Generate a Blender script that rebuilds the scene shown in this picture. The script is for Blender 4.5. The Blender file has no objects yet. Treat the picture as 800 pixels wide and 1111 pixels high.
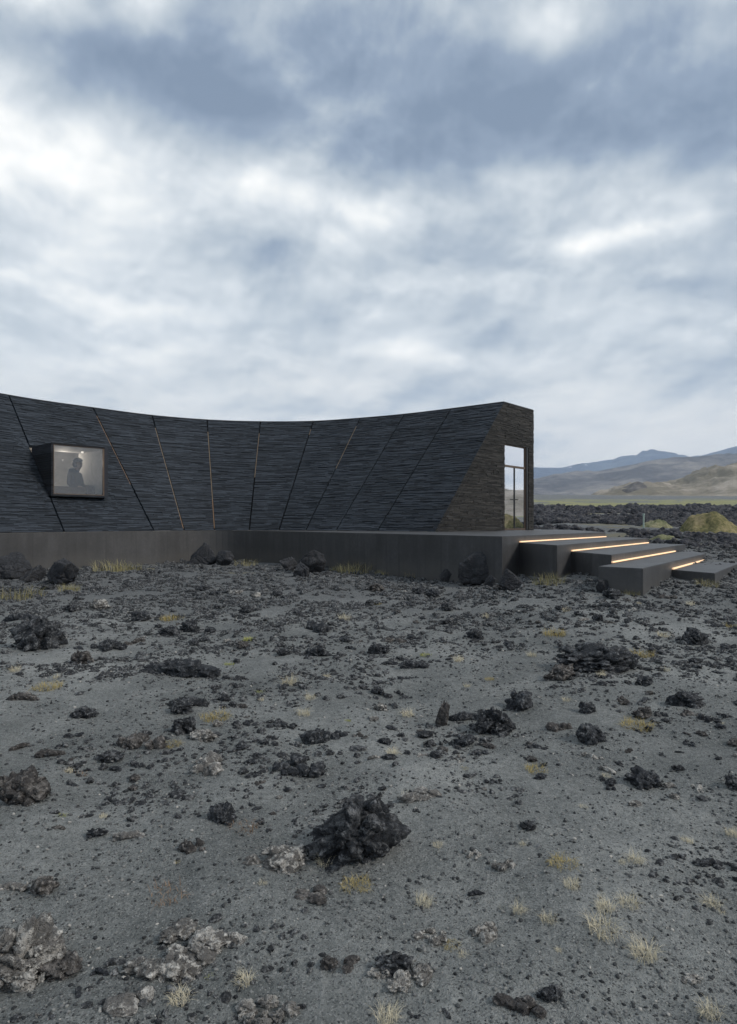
import bpy, bmesh, math, random
import numpy as np
from mathutils import Vector, Matrix
R = math.radians
random.seed(7); rng = np.random.default_rng(7)
scene = bpy.context.scene
COL = scene.collection
F = 680.0; CX = 400.0; HY = 567.0; EYE = 1.30      # focal length in photo pixels, principal column, horizon row, eye height

# ------------------------------------------------------------------ camera
cam = bpy.data.cameras.new('camera'); co = bpy.data.objects.new('camera', cam); COL.objects.link(co)
cam.sensor_fit = 'VERTICAL'; cam.sensor_height = 24.0; cam.lens = 24.0*F/1111.0
cam.shift_y = -(HY-555.5)/1111.0*-1.0
cam.clip_start = 0.05; cam.clip_end = 20000
scene.cycles.volume_bounces = 2
co.location = (0, 0, EYE); co.rotation_euler = (R(90), 0, 0)
scene.camera = co
scene.view_settings.view_transform = 'Standard'; scene.view_settings.look = 'None'
scene.view_settings.exposure = 0.68; scene.view_settings.gamma = 1.0
scene.view_settings.use_curve_mapping = False

def P(x, y, D):
    return Vector(((x-CX)/F*D, D, EYE+(HY-y)/F*D))

# ------------------------------------------------------------------ node helper
class NT:
    def __init__(s, tree):
        s.t = tree; s.n = tree.nodes; s.l = tree.links
    def node(s, typ, **kw):
        n = s.n.new(typ)
        for k, v in kw.items(): setattr(n, k, v)
        return n
    def put(s, sock, v):
        if isinstance(v, bpy.types.NodeSocket): s.l.new(v, sock)
        elif v is not None:
            try: sock.default_value = v
            except Exception: sock.default_value = tuple(v)+(1,)
    def m(s, op, a, b=None, c=None, clamp=False):
        n = s.node('ShaderNodeMath', operation=op); n.use_clamp = clamp
        s.put(n.inputs[0], a)
        if b is not None: s.put(n.inputs[1], b)
        if c is not None: s.put(n.inputs[2], c)
        return n.outputs[0]
    def vm(s, op, a, b=None, scale=None):
        n = s.node('ShaderNodeVectorMath', operation=op)
        s.put(n.inputs[0], a)
        if b is not None: s.put(n.inputs[1], b)
        if scale is not None: s.put(n.inputs['Scale'], scale)
        return n.outputs[1] if op in ('DOT_PRODUCT', 'LENGTH') else n.outputs[0]
    def sep(s, v):
        n = s.node('ShaderNodeSeparateXYZ'); s.put(n.inputs[0], v); return n.outputs
    def comb(s, x, y, z):
        n = s.node('ShaderNodeCombineXYZ')
        for i, v in enumerate((x, y, z)): s.put(n.inputs[i], v)
        return n.outputs[0]
    def noise(s, vec, scale, detail=5, rough=.55, dist=0, color=False):
        n = s.node('ShaderNodeTexNoise'); s.put(n.inputs['Vector'], vec)
        n.inputs['Scale'].default_value = scale; n.inputs['Detail'].default_value = detail
        n.inputs['Roughness'].default_value = rough; n.inputs['Distortion'].default_value = dist
        return n.outputs['Color' if color else 'Fac']
    def vor(s, vec, scale, feature='F1', out='Distance'):
        n = s.node('ShaderNodeTexVoronoi', feature=feature); s.put(n.inputs['Vector'], vec)
        n.inputs['Scale'].default_value = scale
        return n.outputs[out]
    def ramp(s, fac, stops, interp='LINEAR'):
        n = s.node('ShaderNodeValToRGB'); s.put(n.inputs[0], fac)
        cr = n.color_ramp; cr.interpolation = interp
        while len(cr.elements) < len(stops): cr.elements.new(0.5)
        for e, (p, c) in zip(cr.elements, stops):
            e.position = p
            if not isinstance(c, (tuple, list)): c = (c, c, c)
            e.color = tuple(c)+(1,)
        return n.outputs[0]
    def mix(s, fac, a, b, typ='MIX'):
        n = s.node('ShaderNodeMix', data_type='RGBA', blend_type=typ)
        s.put(n.inputs[0], fac); s.put(n.inputs[6], a); s.put(n.inputs[7], b)
        return n.outputs[2]
    def sstep(s, v, lo, hi):
        n = s.node('ShaderNodeMapRange', interpolation_type='SMOOTHSTEP')
        s.put(n.inputs[0], v); n.inputs[1].default_value = lo; n.inputs[2].default_value = hi
        return n.outputs[0]
    def bump(s, h, strength=.5, dist=.02, normal=None):
        n = s.node('ShaderNodeBump'); s.put(n.inputs['Height'], h)
        n.inputs['Strength'].default_value = strength; n.inputs['Distance'].default_value = dist
        if normal is not None: s.put(n.inputs['Normal'], normal)
        return n.outputs[0]

# ------------------------------------------------------------------ world: overcast sky
SUN_EL, SUN_AZ = 38.0, 112.0          # azimuth from +Y (view direction), positive = to the right
world = bpy.data.worlds.new('World'); scene.world = world; world.use_nodes = True
w = NT(world.node_tree); w.n.clear()
tc = w.node('ShaderNodeTexCoord')
dirn = w.vm('NORMALIZE', tc.outputs['Generated'])
dx, dy, dz = w.sep(dirn)
den = w.m('ADD', w.m('MAXIMUM', dz, 0.0), 0.16)
q = w.comb(w.m('DIVIDE', dx, den), w.m('DIVIDE', dy, den), 0.0)
qs = w.vm('MULTIPLY', q, (1.0, .9, 1.0))
warpc = w.noise(qs, 1.1, 3, .5, color=True)
wx, wy, wz = w.sep(w.vm('SUBTRACT', warpc, (.5, .5, .5)))
az = w.m('ARCTAN2', dx, dy); el = w.m('ARCSINE', dz)
az2 = w.m('ADD', az, w.m('MULTIPLY', wx, .26)); el2 = w.m('ADD', el, w.m('MULTIPLY', wy, .12))
blobs = [ # photo x, y, half-width, half-height, amount
 (400, 95, 250, 60, -.50), (600, 140, 180, 42, -.42), (790, 120, 120, 40, -.38), (50, 62, 110, 32, -.34), (215, 105, 75, 45, -.32),
 (760, 35, 110, 40, -.12), (330, 20, 160, 30, -.12), (290, 262, 150, 26, -.20), (560, 300, 110, 30, -.14), (120, 262, 60, 16, -.08), (720, 320, 90, 20, -.14),
 (240, 412, 60, 14, -.14), (520, 360, 160, 12, -.06), (650, 175, 60, 20, -.12), (540, 420, 160, 14, -.05),
 (30, 12, 60, 24, .40), (150, 14, 34, 26, .34), (610, 42, 55, 26, .34), (285, 88, 38, 20, .22), (30, 170, 170, 70, .34),
 (240, 195, 90, 22, .20), (400, 215, 80, 14, .26), (370, 250, 36, 14, .22), (640, 250, 85, 9, .32), (740, 235, 16, 18, .2), (560, 195, 60, 14, .14),
 (70, 380, 130, 60, .16), (420, 385, 120, 16, .20), (520, 300, 60, 10, .14), (660, 462, 120, 26, .26), (330, 440, 120, 16, .16), (180, 340, 110, 12, .14), (450, 310, 70, 10, .15)]
b = None
for (bx, by, sx, sy, am) in blobs:
    a0 = math.atan((bx-CX)/F); e0 = math.atan((HY-by)/F*math.cos(a0))
    ta = w.m('DIVIDE', w.m('SUBTRACT', az2, a0), sx/F*math.cos(a0)**2)
    te = w.m('DIVIDE', w.m('SUBTRACT', el2, e0), sy/F*math.cos(a0)*math.cos(e0))
    r2 = w.m('ADD', w.m('MULTIPLY', ta, ta), w.m('MULTIPLY', te, te))
    g = w.m('MULTIPLY', w.m('EXPONENT', w.m('MULTIPLY', r2, -.9)), am)
    b = g if b is None else w.m('ADD', b, g)
n1 = w.m('SUBTRACT', w.noise(qs, 1.6, 6, .5), .5)
# cloud lumps: round high up, flattened into layers towards the horizon
ely = w.m('MULTIPLY', w.m('POWER', w.m('MAXIMUM', el, .002), .62), 1.55)
wv = w.noise(w.comb(az, ely, 0.0), 2.5, 2, .5, color=True)
ae = w.vm('ADD', w.comb(az, ely, 0.0), w.vm('SCALE', w.vm('SUBTRACT', wv, (.5, .5, .5)), scale=.12))
def lumps(off, sc, det_, ro):
    return w.noise(w.vm('ADD', ae, off), sc, det_, ro)
c1 = lumps((0, 0, 0), 4.2, 10, .53); c1u = lumps((-.010, .042, 0), 4.2, 6, .5)
c2 = lumps((3, 1, 0), 11.0, 8, .52); c2u = lumps((2.995, 1.014, 0), 11.0, 6, .5)
big_ = w.m('MULTIPLY', w.m('SUBTRACT', w.sstep(c1, .38, .62), .5), .25)
det = w.m('ADD', big_, w.m('ADD', w.m('MULTIPLY', w.m('SUBTRACT', c1, c1u), .90), w.m('MULTIPLY', w.m('SUBTRACT', c2, c2u), .75)))
det = w.m('ADD', det, w.m('ADD', w.m('MULTIPLY', w.m('SUBTRACT', c2, .5), .22), w.m('MULTIPLY', n1, .35)))
b = w.m('ADD', w.m('ADD', w.m('MULTIPLY', b, .92), w.m('MULTIPLY', det, .74)), .575)
cloud = w.ramp(b, [(0.0, (.135, .180, .250)), (.20, (.190, .240, .315)), (.38, (.295, .342, .395)), (.54, (.405, .445, .478)), (.70, (.53, .56, .58)), (.85, (.67, .68, .67)), (1.0, (.80, .79, .765))])
# warm, cream light low on the right where the cloud thins
lowr = w.m('MULTIPLY', w.sstep(el2, .30, .08), w.sstep(b, .36, .70))
cloud = w.mix(w.m('MULTIPLY', lowr, .70), cloud, (.70, .665, .60, 1))
sky = w.node('ShaderNodeTexSky', sky_type='NISHITA'); sky.sun_disc = False
sky.sun_elevation = R(SUN_EL); sky.sun_rotation = R(SUN_AZ)
bg1 = w.node('ShaderNodeBackground'); w.put(bg1.inputs[0], sky.outputs[0]); bg1.inputs[1].default_value = .06
bg2 = w.node('ShaderNodeBackground'); w.put(bg2.inputs[0], cloud); bg2.inputs[1].default_value = 1.0
ms = w.node('ShaderNodeMixShader'); ms.inputs[0].default_value = .93
w.l.new(bg1.outputs[0], ms.inputs[1]); w.l.new(bg2.outputs[0], ms.inputs[2])
wo = w.node('ShaderNodeOutputWorld'); w.l.new(ms.outputs[0], wo.inputs[0])

sl = bpy.data.lights.new('sun', 'SUN'); sl.energy = 1.5; sl.angle = R(10); sl.color = (1, .92, .83)
so = bpy.data.objects.new('sun', sl); COL.objects.link(so)
so.rotation_euler = Vector((-math.sin(R(SUN_AZ))*math.cos(R(SUN_EL)), -math.cos(R(SUN_AZ))*math.cos(R(SUN_EL)), -math.sin(R(SUN_EL)))).to_track_quat('-Z', 'Y').to_euler()
so.location = (-20, 10, 30)

# ------------------------------------------------------------------ numpy noise
def _h(ix, iy, iz, k):
    with np.errstate(over='ignore'):
        n = (ix.astype(np.int64)*73856093) ^ (iy.astype(np.int64)*19349663) ^ (iz.astype(np.int64)*83492791) ^ (k*2654435761)
        n = (n ^ (n >> 13)) * 1274126177
        n = (n ^ (n >> 16)) & 0xffffff
    return n/float(0xffffff)
def perlin(p, k=0):
    i = np.floor(p).astype(np.int64); f = p-i; u = f*f*f*(f*(f*6-15)+10)
    out = 0
    for a in (0, 1):
        for b_ in (0, 1):
            for c in (0, 1):
                ix, iy, iz = i[:, 0]+a, i[:, 1]+b_, i[:, 2]+c
                g = (_h(ix, iy, iz, k+1)*2-1)*(f[:, 0]-a)+(_h(ix, iy, iz, k+2)*2-1)*(f[:, 1]-b_)+(_h(ix, iy, iz, k+3)*2-1)*(f[:, 2]-c)
                wgt = (u[:, 0] if a else 1-u[:, 0])*(u[:, 1] if b_ else 1-u[:, 1])*(u[:, 2] if c else 1-u[:, 2])
                out = out+wgt*g
    return out
def fbm(p, k=0, oct=4, gain=.5):
    o = 0; a = 1
    for j in range(oct):
        o = o+a*perlin(p*2.03**j+j*7.7, k+j*5); a *= gain
    return o
def worley(p, k=0):
    i = np.floor(p).astype(np.int64); f1 = np.full(len(p), 9.); f2 = np.full(len(p), 9.)
    for a in (-1, 0, 1):
        for b_ in (-1, 0, 1):
            for c in (-1, 0, 1):
                ix, iy, iz = i[:, 0]+a, i[:, 1]+b_, i[:, 2]+c
                d = np.sqrt((ix+_h(ix, iy, iz, k+1)-p[:, 0])**2+(iy+_h(ix, iy, iz, k+2)-p[:, 1])**2+(iz+_h(ix, iy, iz, k+3)-p[:, 2])**2)
                f2 = np.minimum(f2, np.maximum(f1, d)); f1 = np.minimum(f1, d)
    return f1, f2

# ------------------------------------------------------------------ ground height
FY = [0, 9, 11, 15, 25, 45, 90, 150, 250, 400, 700, 1000, 6000]
FZ = [0, .16, .33, .57, .95, 1.9, 3.1, 4.7, 9.5, 18.5, 31, 34, 34]
NY_ = [0, 40, 70, 150, 250, 400, 700, 1000, 6000]
NZ_ = [0, 0, 2.6, 4.7, 9.5, 18.5, 31, 34, 34]
def ss(t): t = np.clip(t, 0, 1); return t*t*(3-2*t)
def G0(X, Y):
    X = np.asarray(X, float); Y = np.asarray(Y, float)
    wr = ss((X-.12*Y)/(.16*np.abs(Y)+1.2))
    near = np.interp(Y, NY_, NZ_); far = np.interp(Y, FY, FZ)
    z = near*(1-wr)+far*wr
    return z
def Gn(X, Y):
    X = np.asarray(X, float).ravel(); Y = np.asarray(Y, float).ravel()
    D = np.sqrt(X*X+Y*Y)
    p = np.stack([X, Y, np.zeros_like(X)], 1)
    z = G0(X, Y)+.045*fbm(p*.55, 3, 3)+.045*fbm(p*1.9, 11, 4)*np.clip(1.4-D/30, 0, 1)
    cl = np.clip(fbm(p*3.5+5, 31, 3)-.05, 0, 1)
    z = z+.07*cl*np.clip((D-2)/6, .2, 1)*np.clip(1.4-D/40, 0, 1)+.008*perlin(p*17, 21)*np.clip(1-D/14, 0, 1)
    z = z+ss((Y-70)/60)*ss((900-Y)/500)*1.6*fbm(p*.012+2, 47, 4)
    bd = np.clip(Y-14, 0, 60)/60
    z = z+bd*.5*fbm(p*.12, 41, 4)*np.clip((X-.2*Y)/3, 0, 1)
    return z
_gx = np.arange(-16, 20, .06); _gy = np.arange(.6, 40, .06)
_GX, _GY = np.meshgrid(_gx, _gy); _GZ = Gn(_GX.ravel(), _GY.ravel()).reshape(_GX.shape)
def g1(x, y):
    a = (x+16)/.06; b_ = (y-.6)/.06; i = int(a); j = int(b_)
    if not (0 <= i < len(_gx)-1 and 0 <= j < len(_gy)-1): return float(Gn([x], [y])[0])
    a -= i; b_ -= j
    return float((_GZ[j, i]*(1-a)+_GZ[j, i+1]*a)*(1-b_)+(_GZ[j+1, i]*(1-a)+_GZ[j+1, i+1]*a)*b_)
def ground_at(px, py):
    """point on the ground seen at photo pixel"""
    z = 0.0
    for _ in range(30):
        D = (EYE-z)*F/max(py-HY, 4); X = (px-CX)/F*D
        z = .5*z+.5*g1(X, D)
    return X, D, z

# ------------------------------------------------------------------ mesh helpers
def link(name, mesh, mat=None, parent=None, smooth=False):
    o = bpy.data.objects.new(name, mesh); COL.objects.link(o)
    if mat is not None:
        mesh.materials.clear(); mesh.materials.append(mat)
    if parent is not None: o.parent = parent
    if smooth: mesh.polygons.foreach_set('use_smooth', [True]*len(mesh.polygons))
    return o
def meshnp(name, V, Fc):
    me = bpy.data.meshes.new(name)
    V = np.asarray(V, np.float32); Fc = np.asarray(Fc, np.int32)
    k = Fc.shape[1]
    me.vertices.add(len(V)); me.vertices.foreach_set('co', V.ravel())
    me.loops.add(Fc.size); me.loops.foreach_set('vertex_index', Fc.ravel())
    me.polygons.add(len(Fc)); me.polygons.foreach_set('loop_start', np.arange(0, Fc.size, k, dtype=np.int32))
    me.polygons.foreach_set('loop_total', np.full(len(Fc), k, np.int32))
    me.update(calc_edges=True); me.validate()
    return me
def meshpy(name, V, Fc):
    me = bpy.data.meshes.new(name); me.from_pydata([tuple(v) for v in V], [], Fc); me.update(); return me
def tag(o, label=None, cat=None, group=None, kind=None):
    for k, v in (('label', label), ('category', cat), ('group', group), ('kind', kind)):
        if v: o[k] = v
    return o
def empty(name, loc=(0, 0, 0)):
    o = bpy.data.objects.new(name, None); COL.objects.link(o); o.location = loc; o.empty_display_size = .3; return o
class MB:
    def __init__(s): s.V = []; s.F = []
    def box8(s, c):       # 8 corners: bottom 4 ccw, top 4 ccw
        n = len(s.V); s.V += [tuple(v) for v in c]
        s.F += [(n, n+3, n+2, n+1), (n+4, n+5, n+6, n+7), (n, n+1, n+5, n+4), (n+1, n+2, n+6, n+5), (n+2, n+3, n+7, n+6), (n+3, n, n+4, n+7)]
    def bar(s, a, b_, ux, uy, w_, h_):   # beam from a to b, cross axes ux, uy
        a = Vector(a); b_ = Vector(b_); ux = Vector(ux)*w_/2; uy = Vector(uy)*h_/2
        s.box8([a-ux-uy, a+ux-uy, b_+ux-uy, b_-ux-uy, a-ux+uy, a+ux+uy, b_+ux+uy, b_-ux+uy])
    def prism(s, poly, z0, z1):
        n = len(s.V); k = len(poly)
        s.V += [(p[0], p[1], z0) for p in poly]+[(p[0], p[1], z1) for p in poly]
        s.F.append(tuple(range(n+k-1, n-1, -1))); s.F.append(tuple(range(n+k, n+2*k)))
        for i in range(k):
            j = (i+1) % k; s.F.append((n+i, n+j, n+k+j, n+k+i))
    def build(s, name, mat, parent=None, bevel=0, smooth=False):
        me = meshpy(name, s.V, s.F)
        bm = bmesh.new(); bm.from_mesh(me); bmesh.ops.recalc_face_normals(bm, faces=bm.faces)
        if bevel: bmesh.ops.bevel(bm, geom=list(bm.edges), offset=bevel, segments=2, affect='EDGES', profile=.5)
        bm.to_mesh(me); bm.free()
        return link(name, me, mat, parent, smooth)

# ------------------------------------------------------------------ materials
def material(name, fn, disp=False):
    m = bpy.data.materials.new(name); m.use_nodes = True
    t = NT(m.node_tree); t.n.clear()
    out = t.node('ShaderNodeOutputMaterial'); bs = t.node('ShaderNodeBsdfPrincipled')
    t.l.new(bs.outputs[0], out.inputs[0]); fn(t, bs, out)
    return m
def setp(t, bs, color=None, rough=None, normal=None, metal=None, spec=None):
    if color is not None: t.put(bs.inputs['Base Color'], color)
    if rough is not None: t.put(bs.inputs['Roughness'], rough)
    if normal is not None: t.put(bs.inputs['Normal'], normal)
    if metal is not None: t.put(bs.inputs['Metallic'], metal)
    if spec is not None: t.put(bs.inputs['Specular IOR Level'], spec)

def f_ground(t, bs, out):
    pos = t.node('ShaderNodeNewGeometry').outputs['Position']
    x, y, z = t.sep(pos)
    big = t.noise(pos, .45, 5, .55); mid = t.noise(pos, 2.6, 6, .6); fine = t.noise(pos, 34, 5, .7); grain = t.noise(pos, 150, 3, .6)
    v = t.m('ADD', t.m('MULTIPLY', big, .50), t.m('ADD', t.m('MULTIPLY', mid, .28), t.m('MULTIPLY', fine, .32)))
    c = t.ramp(v, [(.38, (.068, .077, .078)), (.46, (.132, .145, .146)), (.55, (.212, .227, .226)), (.65, (.35, .365, .36))])
    # single light and dark grains
    gr = t.vor(pos, 210, out='Color'); gr = t.sep(gr)[0]
    c = t.mix(t.m('MULTIPLY', t.sstep(gr, .84, .97), .75), c, (.34, .35, .35, 1))
    c = t.mix(t.m('MULTIPLY', t.sstep(gr, .25, .02), .55), c, (.022, .024, .030, 1))
    g2 = t.sep(t.vor(pos, 90, out='Color'))[1]
    c = t.mix(t.m('MULTIPLY', t.sstep(g2, .955, .99), .22), c, (.24, .24, .23, 1))
    # darker cinders farther back, towards the building
    dk = t.m('MULTIPLY', t.sstep(y, 3.4, 14.0), t.m('ADD', .45, t.m('MULTIPLY', mid, .6)))
    c = t.mix(dk, c, t.mix(t.sstep(fine, .38, .62), (.040, .044, .050, 1), (.15, .158, .166, 1)))
    # moss and grass areas in the distance
    mn = t.noise(pos, .06, 5, .6)
    yw = t.m('ADD', y, t.m('MULTIPLY', t.m('SUBTRACT', t.noise(pos, .03, 5, .65), .5), 190))
    band = t.m('MULTIPLY', t.m('MULTIPLY', t.sstep(yw, 70, 85), t.sstep(yw, 310, 250)), t.sstep(t.noise(pos, .035, 7, .7), .40, .47))
    mc = t.mix(t.noise(pos, .12, 6, .7), (.13, .16, .05, 1), (.30, .27, .15, 1))
    c = t.mix(band, c, mc)
    tan = t.m('MULTIPLY', t.m('MULTIPLY', t.sstep(y, 13, 18), t.sstep(y, 90, 60)), t.sstep(t.noise(pos, .35, 5, .6), .54, .62))
    c = t.mix(t.m('MULTIPLY', tan, .8), c, (.16, .15, .10, 1))
    far = t.sstep(y, 330, 480); c = t.mix(far, c, t.mix(t.noise(pos, .02, 6, .6), (.09, .10, .11, 1), (.24, .24, .18, 1)))
    h = t.m('ADD', t.m('MULTIPLY', mid, .6), t.m('ADD', t.m('MULTIPLY', fine, .26), t.m('MULTIPLY', grain, .10)))
    h = t.m('ADD', h, t.m('MULTIPLY', t.noise(pos, 75, 4, .75), .14))
    nb = t.bump(h, 1.0, .10)
    setp(t, bs, c, .93, nb, spec=.25)
def f_lava(dark, light, amt, sc=1.0, sp=.35):
    def fn(t, bs, out):
        tcn = t.node('ShaderNodeTexCoord').outputs['Object']
        geo = t.node('ShaderNodeNewGeometry').outputs['Position']
        oi = t.node('ShaderNodeObjectInfo').outputs['Random']
        a = t.noise(geo, 9*sc, 6, .65); b2 = t.noise(geo, 46*sc, 5, .7); bb = t.noise(geo, 150*sc, 3, .7)
        v = t.m('ADD', t.m('MULTIPLY', a, .6), t.m('MULTIPLY', b2, .4))
        c = t.ramp(v, [(.36, tuple(d*.6 for d in dark)), (.5, dark), (.5+.28*(1-amt), tuple((d+l)/2 for d, l in zip(dark, light))), (.86-.2*amt, light)])
        c = t.mix(t.m('MULTIPLY', oi, .45), c, tuple(min(1, d*1.9) for d in dark)+(1,))
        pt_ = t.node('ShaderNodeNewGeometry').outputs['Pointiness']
        edge_pale = t.m('MULTIPLY', t.sstep(pt_, .51, .62), t.sstep(b2, .46, .62))  # paler on convex edges, broken up by the fine noise
        c = t.mix(t.m('MULTIPLY', edge_pale, .35+.4*amt), c, tuple(min(1, l*1.25) for l in light)+(1,))
        h = t.m('ADD', t.m('MULTIPLY', b2, .6), t.m('MULTIPLY', bb, .25))
        h = t.m('ADD', h, t.m('ADD', t.m('MULTIPLY', t.vor(geo, 60*sc), .35), t.m('MULTIPLY', t.sstep(t.vor(geo, 170*sc), .0, .45), .22)))
        setp(t, bs, c, .82, t.bump(h, 1.0, .024/sc), spec=sp)
    return fn
M = {}
M['ground'] = material('cinder_ground', f_ground)
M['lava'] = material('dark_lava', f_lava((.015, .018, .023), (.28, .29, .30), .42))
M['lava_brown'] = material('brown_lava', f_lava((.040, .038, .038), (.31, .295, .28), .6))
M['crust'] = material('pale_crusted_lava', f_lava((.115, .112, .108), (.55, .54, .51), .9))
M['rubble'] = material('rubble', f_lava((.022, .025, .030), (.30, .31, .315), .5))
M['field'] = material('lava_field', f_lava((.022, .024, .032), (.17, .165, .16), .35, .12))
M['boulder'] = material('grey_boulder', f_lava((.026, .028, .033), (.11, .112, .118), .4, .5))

def f_char(base, hi):
    def fn(t, bs, out):
        pos = t.node('ShaderNodeNewGeometry').outputs['Position']
        st = t.vm('MULTIPLY', pos, (1, 1, 9))
        a = t.noise(st, 2.6, 6, .65); b2 = t.noise(st, 11, 4, .65); big = t.noise(pos, .5, 3, .5)
        g = t.node('ShaderNodeNewGeometry').outputs['Random Per Island']
        v = t.m('ADD', t.m('ADD', t.m('MULTIPLY', a, .42), t.m('MULTIPLY', b2, .26)), t.m('ADD', t.m('MULTIPLY', g, .20), t.m('MULTIPLY', big, .18)))
        c = t.ramp(v, [(.34, tuple(x*.35 for x in base)), (.5, base), (.66, hi)])
        h = t.m('ADD', t.m('MULTIPLY', a, .5), t.m('MULTIPLY', b2, .5))
        setp(t, bs, c, .75, t.bump(h, .8, .03), spec=.3)
    return fn
M['char'] = material('charred_timber', f_char((.011, .016, .023), (.036, .045, .059)))
M['char_end'] = material('charred_timber_warm_lit', f_char((.017, .017, .0165), (.050, .048, .045)))  # facade timber again, with warm light on the end wall painted in
M['char_dark'] = material('black_timber', f_char((.010, .012, .016), (.028, .032, .042)))
def f_conc(t, bs, out):
    pos = t.node('ShaderNodeNewGeometry').outputs['Position']
    a = t.noise(pos, 1.2, 6, .6); b2 = t.noise(pos, 14, 5, .65); st = t.noise(t.vm('MULTIPLY', pos, (3, 3, .4)), 1.5, 5, .6)
    v = t.m('ADD', t.m('MULTIPLY', a, .4), t.m('ADD', t.m('MULTIPLY', b2, .25), t.m('MULTIPLY', st, .35)))
    c = t.ramp(v, [(.35, (.028, .029, .031)), (.5, (.044, .045, .048)), (.66, (.074, .075, .079))])
    dust = t.m('MULTIPLY', t.sstep(t.m('ADD', t.sep(pos)[2], t.m('MULTIPLY', t.m('SUBTRACT', a, .5), .9)), .52, .10), .55)
    c = t.mix(dust, c, (.082, .080, .076, 1))
    drip = t.m('MULTIPLY', t.sstep(t.noise(t.vm('MULTIPLY', pos, (5, 5, .22)), 1.6, 4, .6), .56, .66), .45)
    c = t.mix(drip, c, (.026, .027, .029, 1))
    c = t.mix(t.m('MULTIPLY', t.sstep(t.sep(pos)[0], .5, -4.0), .2), c, (.058, .054, .048, 1))  # warm light on the left part painted in as a browner tone
    setp(t, bs, c, t.m('ADD', .38, t.m('MULTIPLY', a, .3)), t.bump(t.m('ADD', b2, t.noise(pos, 60, 3, .6)), .35, .006), spec=.5)
M['concrete'] = material('dark_concrete', f_conc)
def f_plain(c, r=.6, metal=0, spec=.5, em=None, es=0):
    def fn(t, bs, out):
        pos = t.node('ShaderNodeNewGeometry').outputs['Position']
        n = t.noise(pos, 6, 4, .6)
        cc = t.ramp(n, [(.3, tuple(x*.85 for x in c)), (.7, tuple(min(1, x*1.12) for x in c))])
        setp(t, bs, cc, r, metal=metal, spec=spec)
        if em: t.put(bs.inputs['Emission Color'], em+(1,)); bs.inputs['Emission Strength'].default_value = es
    return fn
M['black'] = material('black_metal', f_plain((.012, .012, .013), .45))
M['seam'] = material('seam_backing', f_plain((.006, .006, .007), .9))
M['bronze'] = material('bronze_frame', f_plain((.12, .085, .062), .45, .4))
M['inner'] = material('pale_interior', f_plain((.42, .41, .39), .8))
M['floor'] = material('interior_floor', f_plain((.14, .13, .12), .6))
M['counter'] = material('brown_counter', f_plain((.10, .062, .042), .6))
M['white'] = material('white_counter', f_plain((.62, .62, .60), .5))
M['led'] = material('led_warm', f_plain((.5, .4, .3), .5, em=(1.0, .64, .36), es=.45))
M['led_dim'] = material('seam_glow', f_plain((.10, .075, .05), .5, em=(1.0, .74, .50), es=.03))
M['led_faint'] = material('seam_glow_faint', f_plain((.1, .06, .03), .5, em=(1.0, .55, .3), es=.04))
M['lamp'] = material('lamp_white', f_plain((.8, .8, .8), .5, em=(1, .93, .85), es=.8))
M['jacket'] = material('grey_jacket', f_plain((.055, .055, .062), .85))
M['trousers'] = material('dark_trousers', f_plain((.05, .05, .06), .85))
M['skin'] = material('skin', f_plain((.30, .20, .15), .6))
M['hair'] = material('dark_hair', f_plain((.03, .025, .02), .6))
M['post'] = material('pale_post', f_plain((.30, .38, .34), .6))
def glass(name, refl, tint):
    m = bpy.data.materials.new(name); m.use_nodes = True; t = NT(m.node_tree); t.n.clear()
    out = t.node('ShaderNodeOutputMaterial'); tr = t.node('ShaderNodeBsdfTransparent'); tr.inputs[0].default_value = tint+(1,)
    gl = t.node('ShaderNodeBsdfGlossy'); gl.inputs['Roughness'].default_value = .02; gl.inputs[0].default_value = (.95, .96, 1, 1)
    fr = t.node('ShaderNodeFresnel'); fr.inputs[0].default_value = 1.5
    mx = t.node('ShaderNodeMixShader'); t.put(mx.inputs[0], t.m('ADD', fr.outputs[0], refl, clamp=True))
    t.l.new(tr.outputs[0], mx.inputs[1]); t.l.new(gl.outputs[0], mx.inputs[2]); t.l.new(mx.outputs[0], out.inputs[0]); return m
M['glass_win'] = glass('window_glass', .05, (.80, .80, .78))
M['glass_door'] = glass('door_glass', .84, (.85, .85, .84))
def f_grass(c1, c2):
    def fn(t, bs, out):
        g = t.node('ShaderNodeNewGeometry').outputs['Random Per Island']
        oi = t.node('ShaderNodeObjectInfo').outputs['Random']
        c = t.mix(t.m('ADD', t.m('MULTIPLY', g, .7), t.m('MULTIPLY', oi, .3)), c1+(1,), c2+(1,))
        setp(t, bs, c, .7, spec=.2)
    return fn
M['straw'] = material('straw_grass', f_grass((.44, .39, .27), (.70, .64, .48)))
M['yellow'] = material('yellow_grass', f_grass((.28, .22, .07), (.46, .38, .17)))
M['lime'] = material('lime_grass', f_grass((.22, .25, .06), (.38, .38, .13)))
M['rust'] = material('rusty_twigs', f_grass((.15, .09, .055), (.28, .19, .12)))
M['wallgrass'] = material('olive_dry_grass', f_grass((.17, .16, .07), (.38, .34, .19)))

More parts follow.
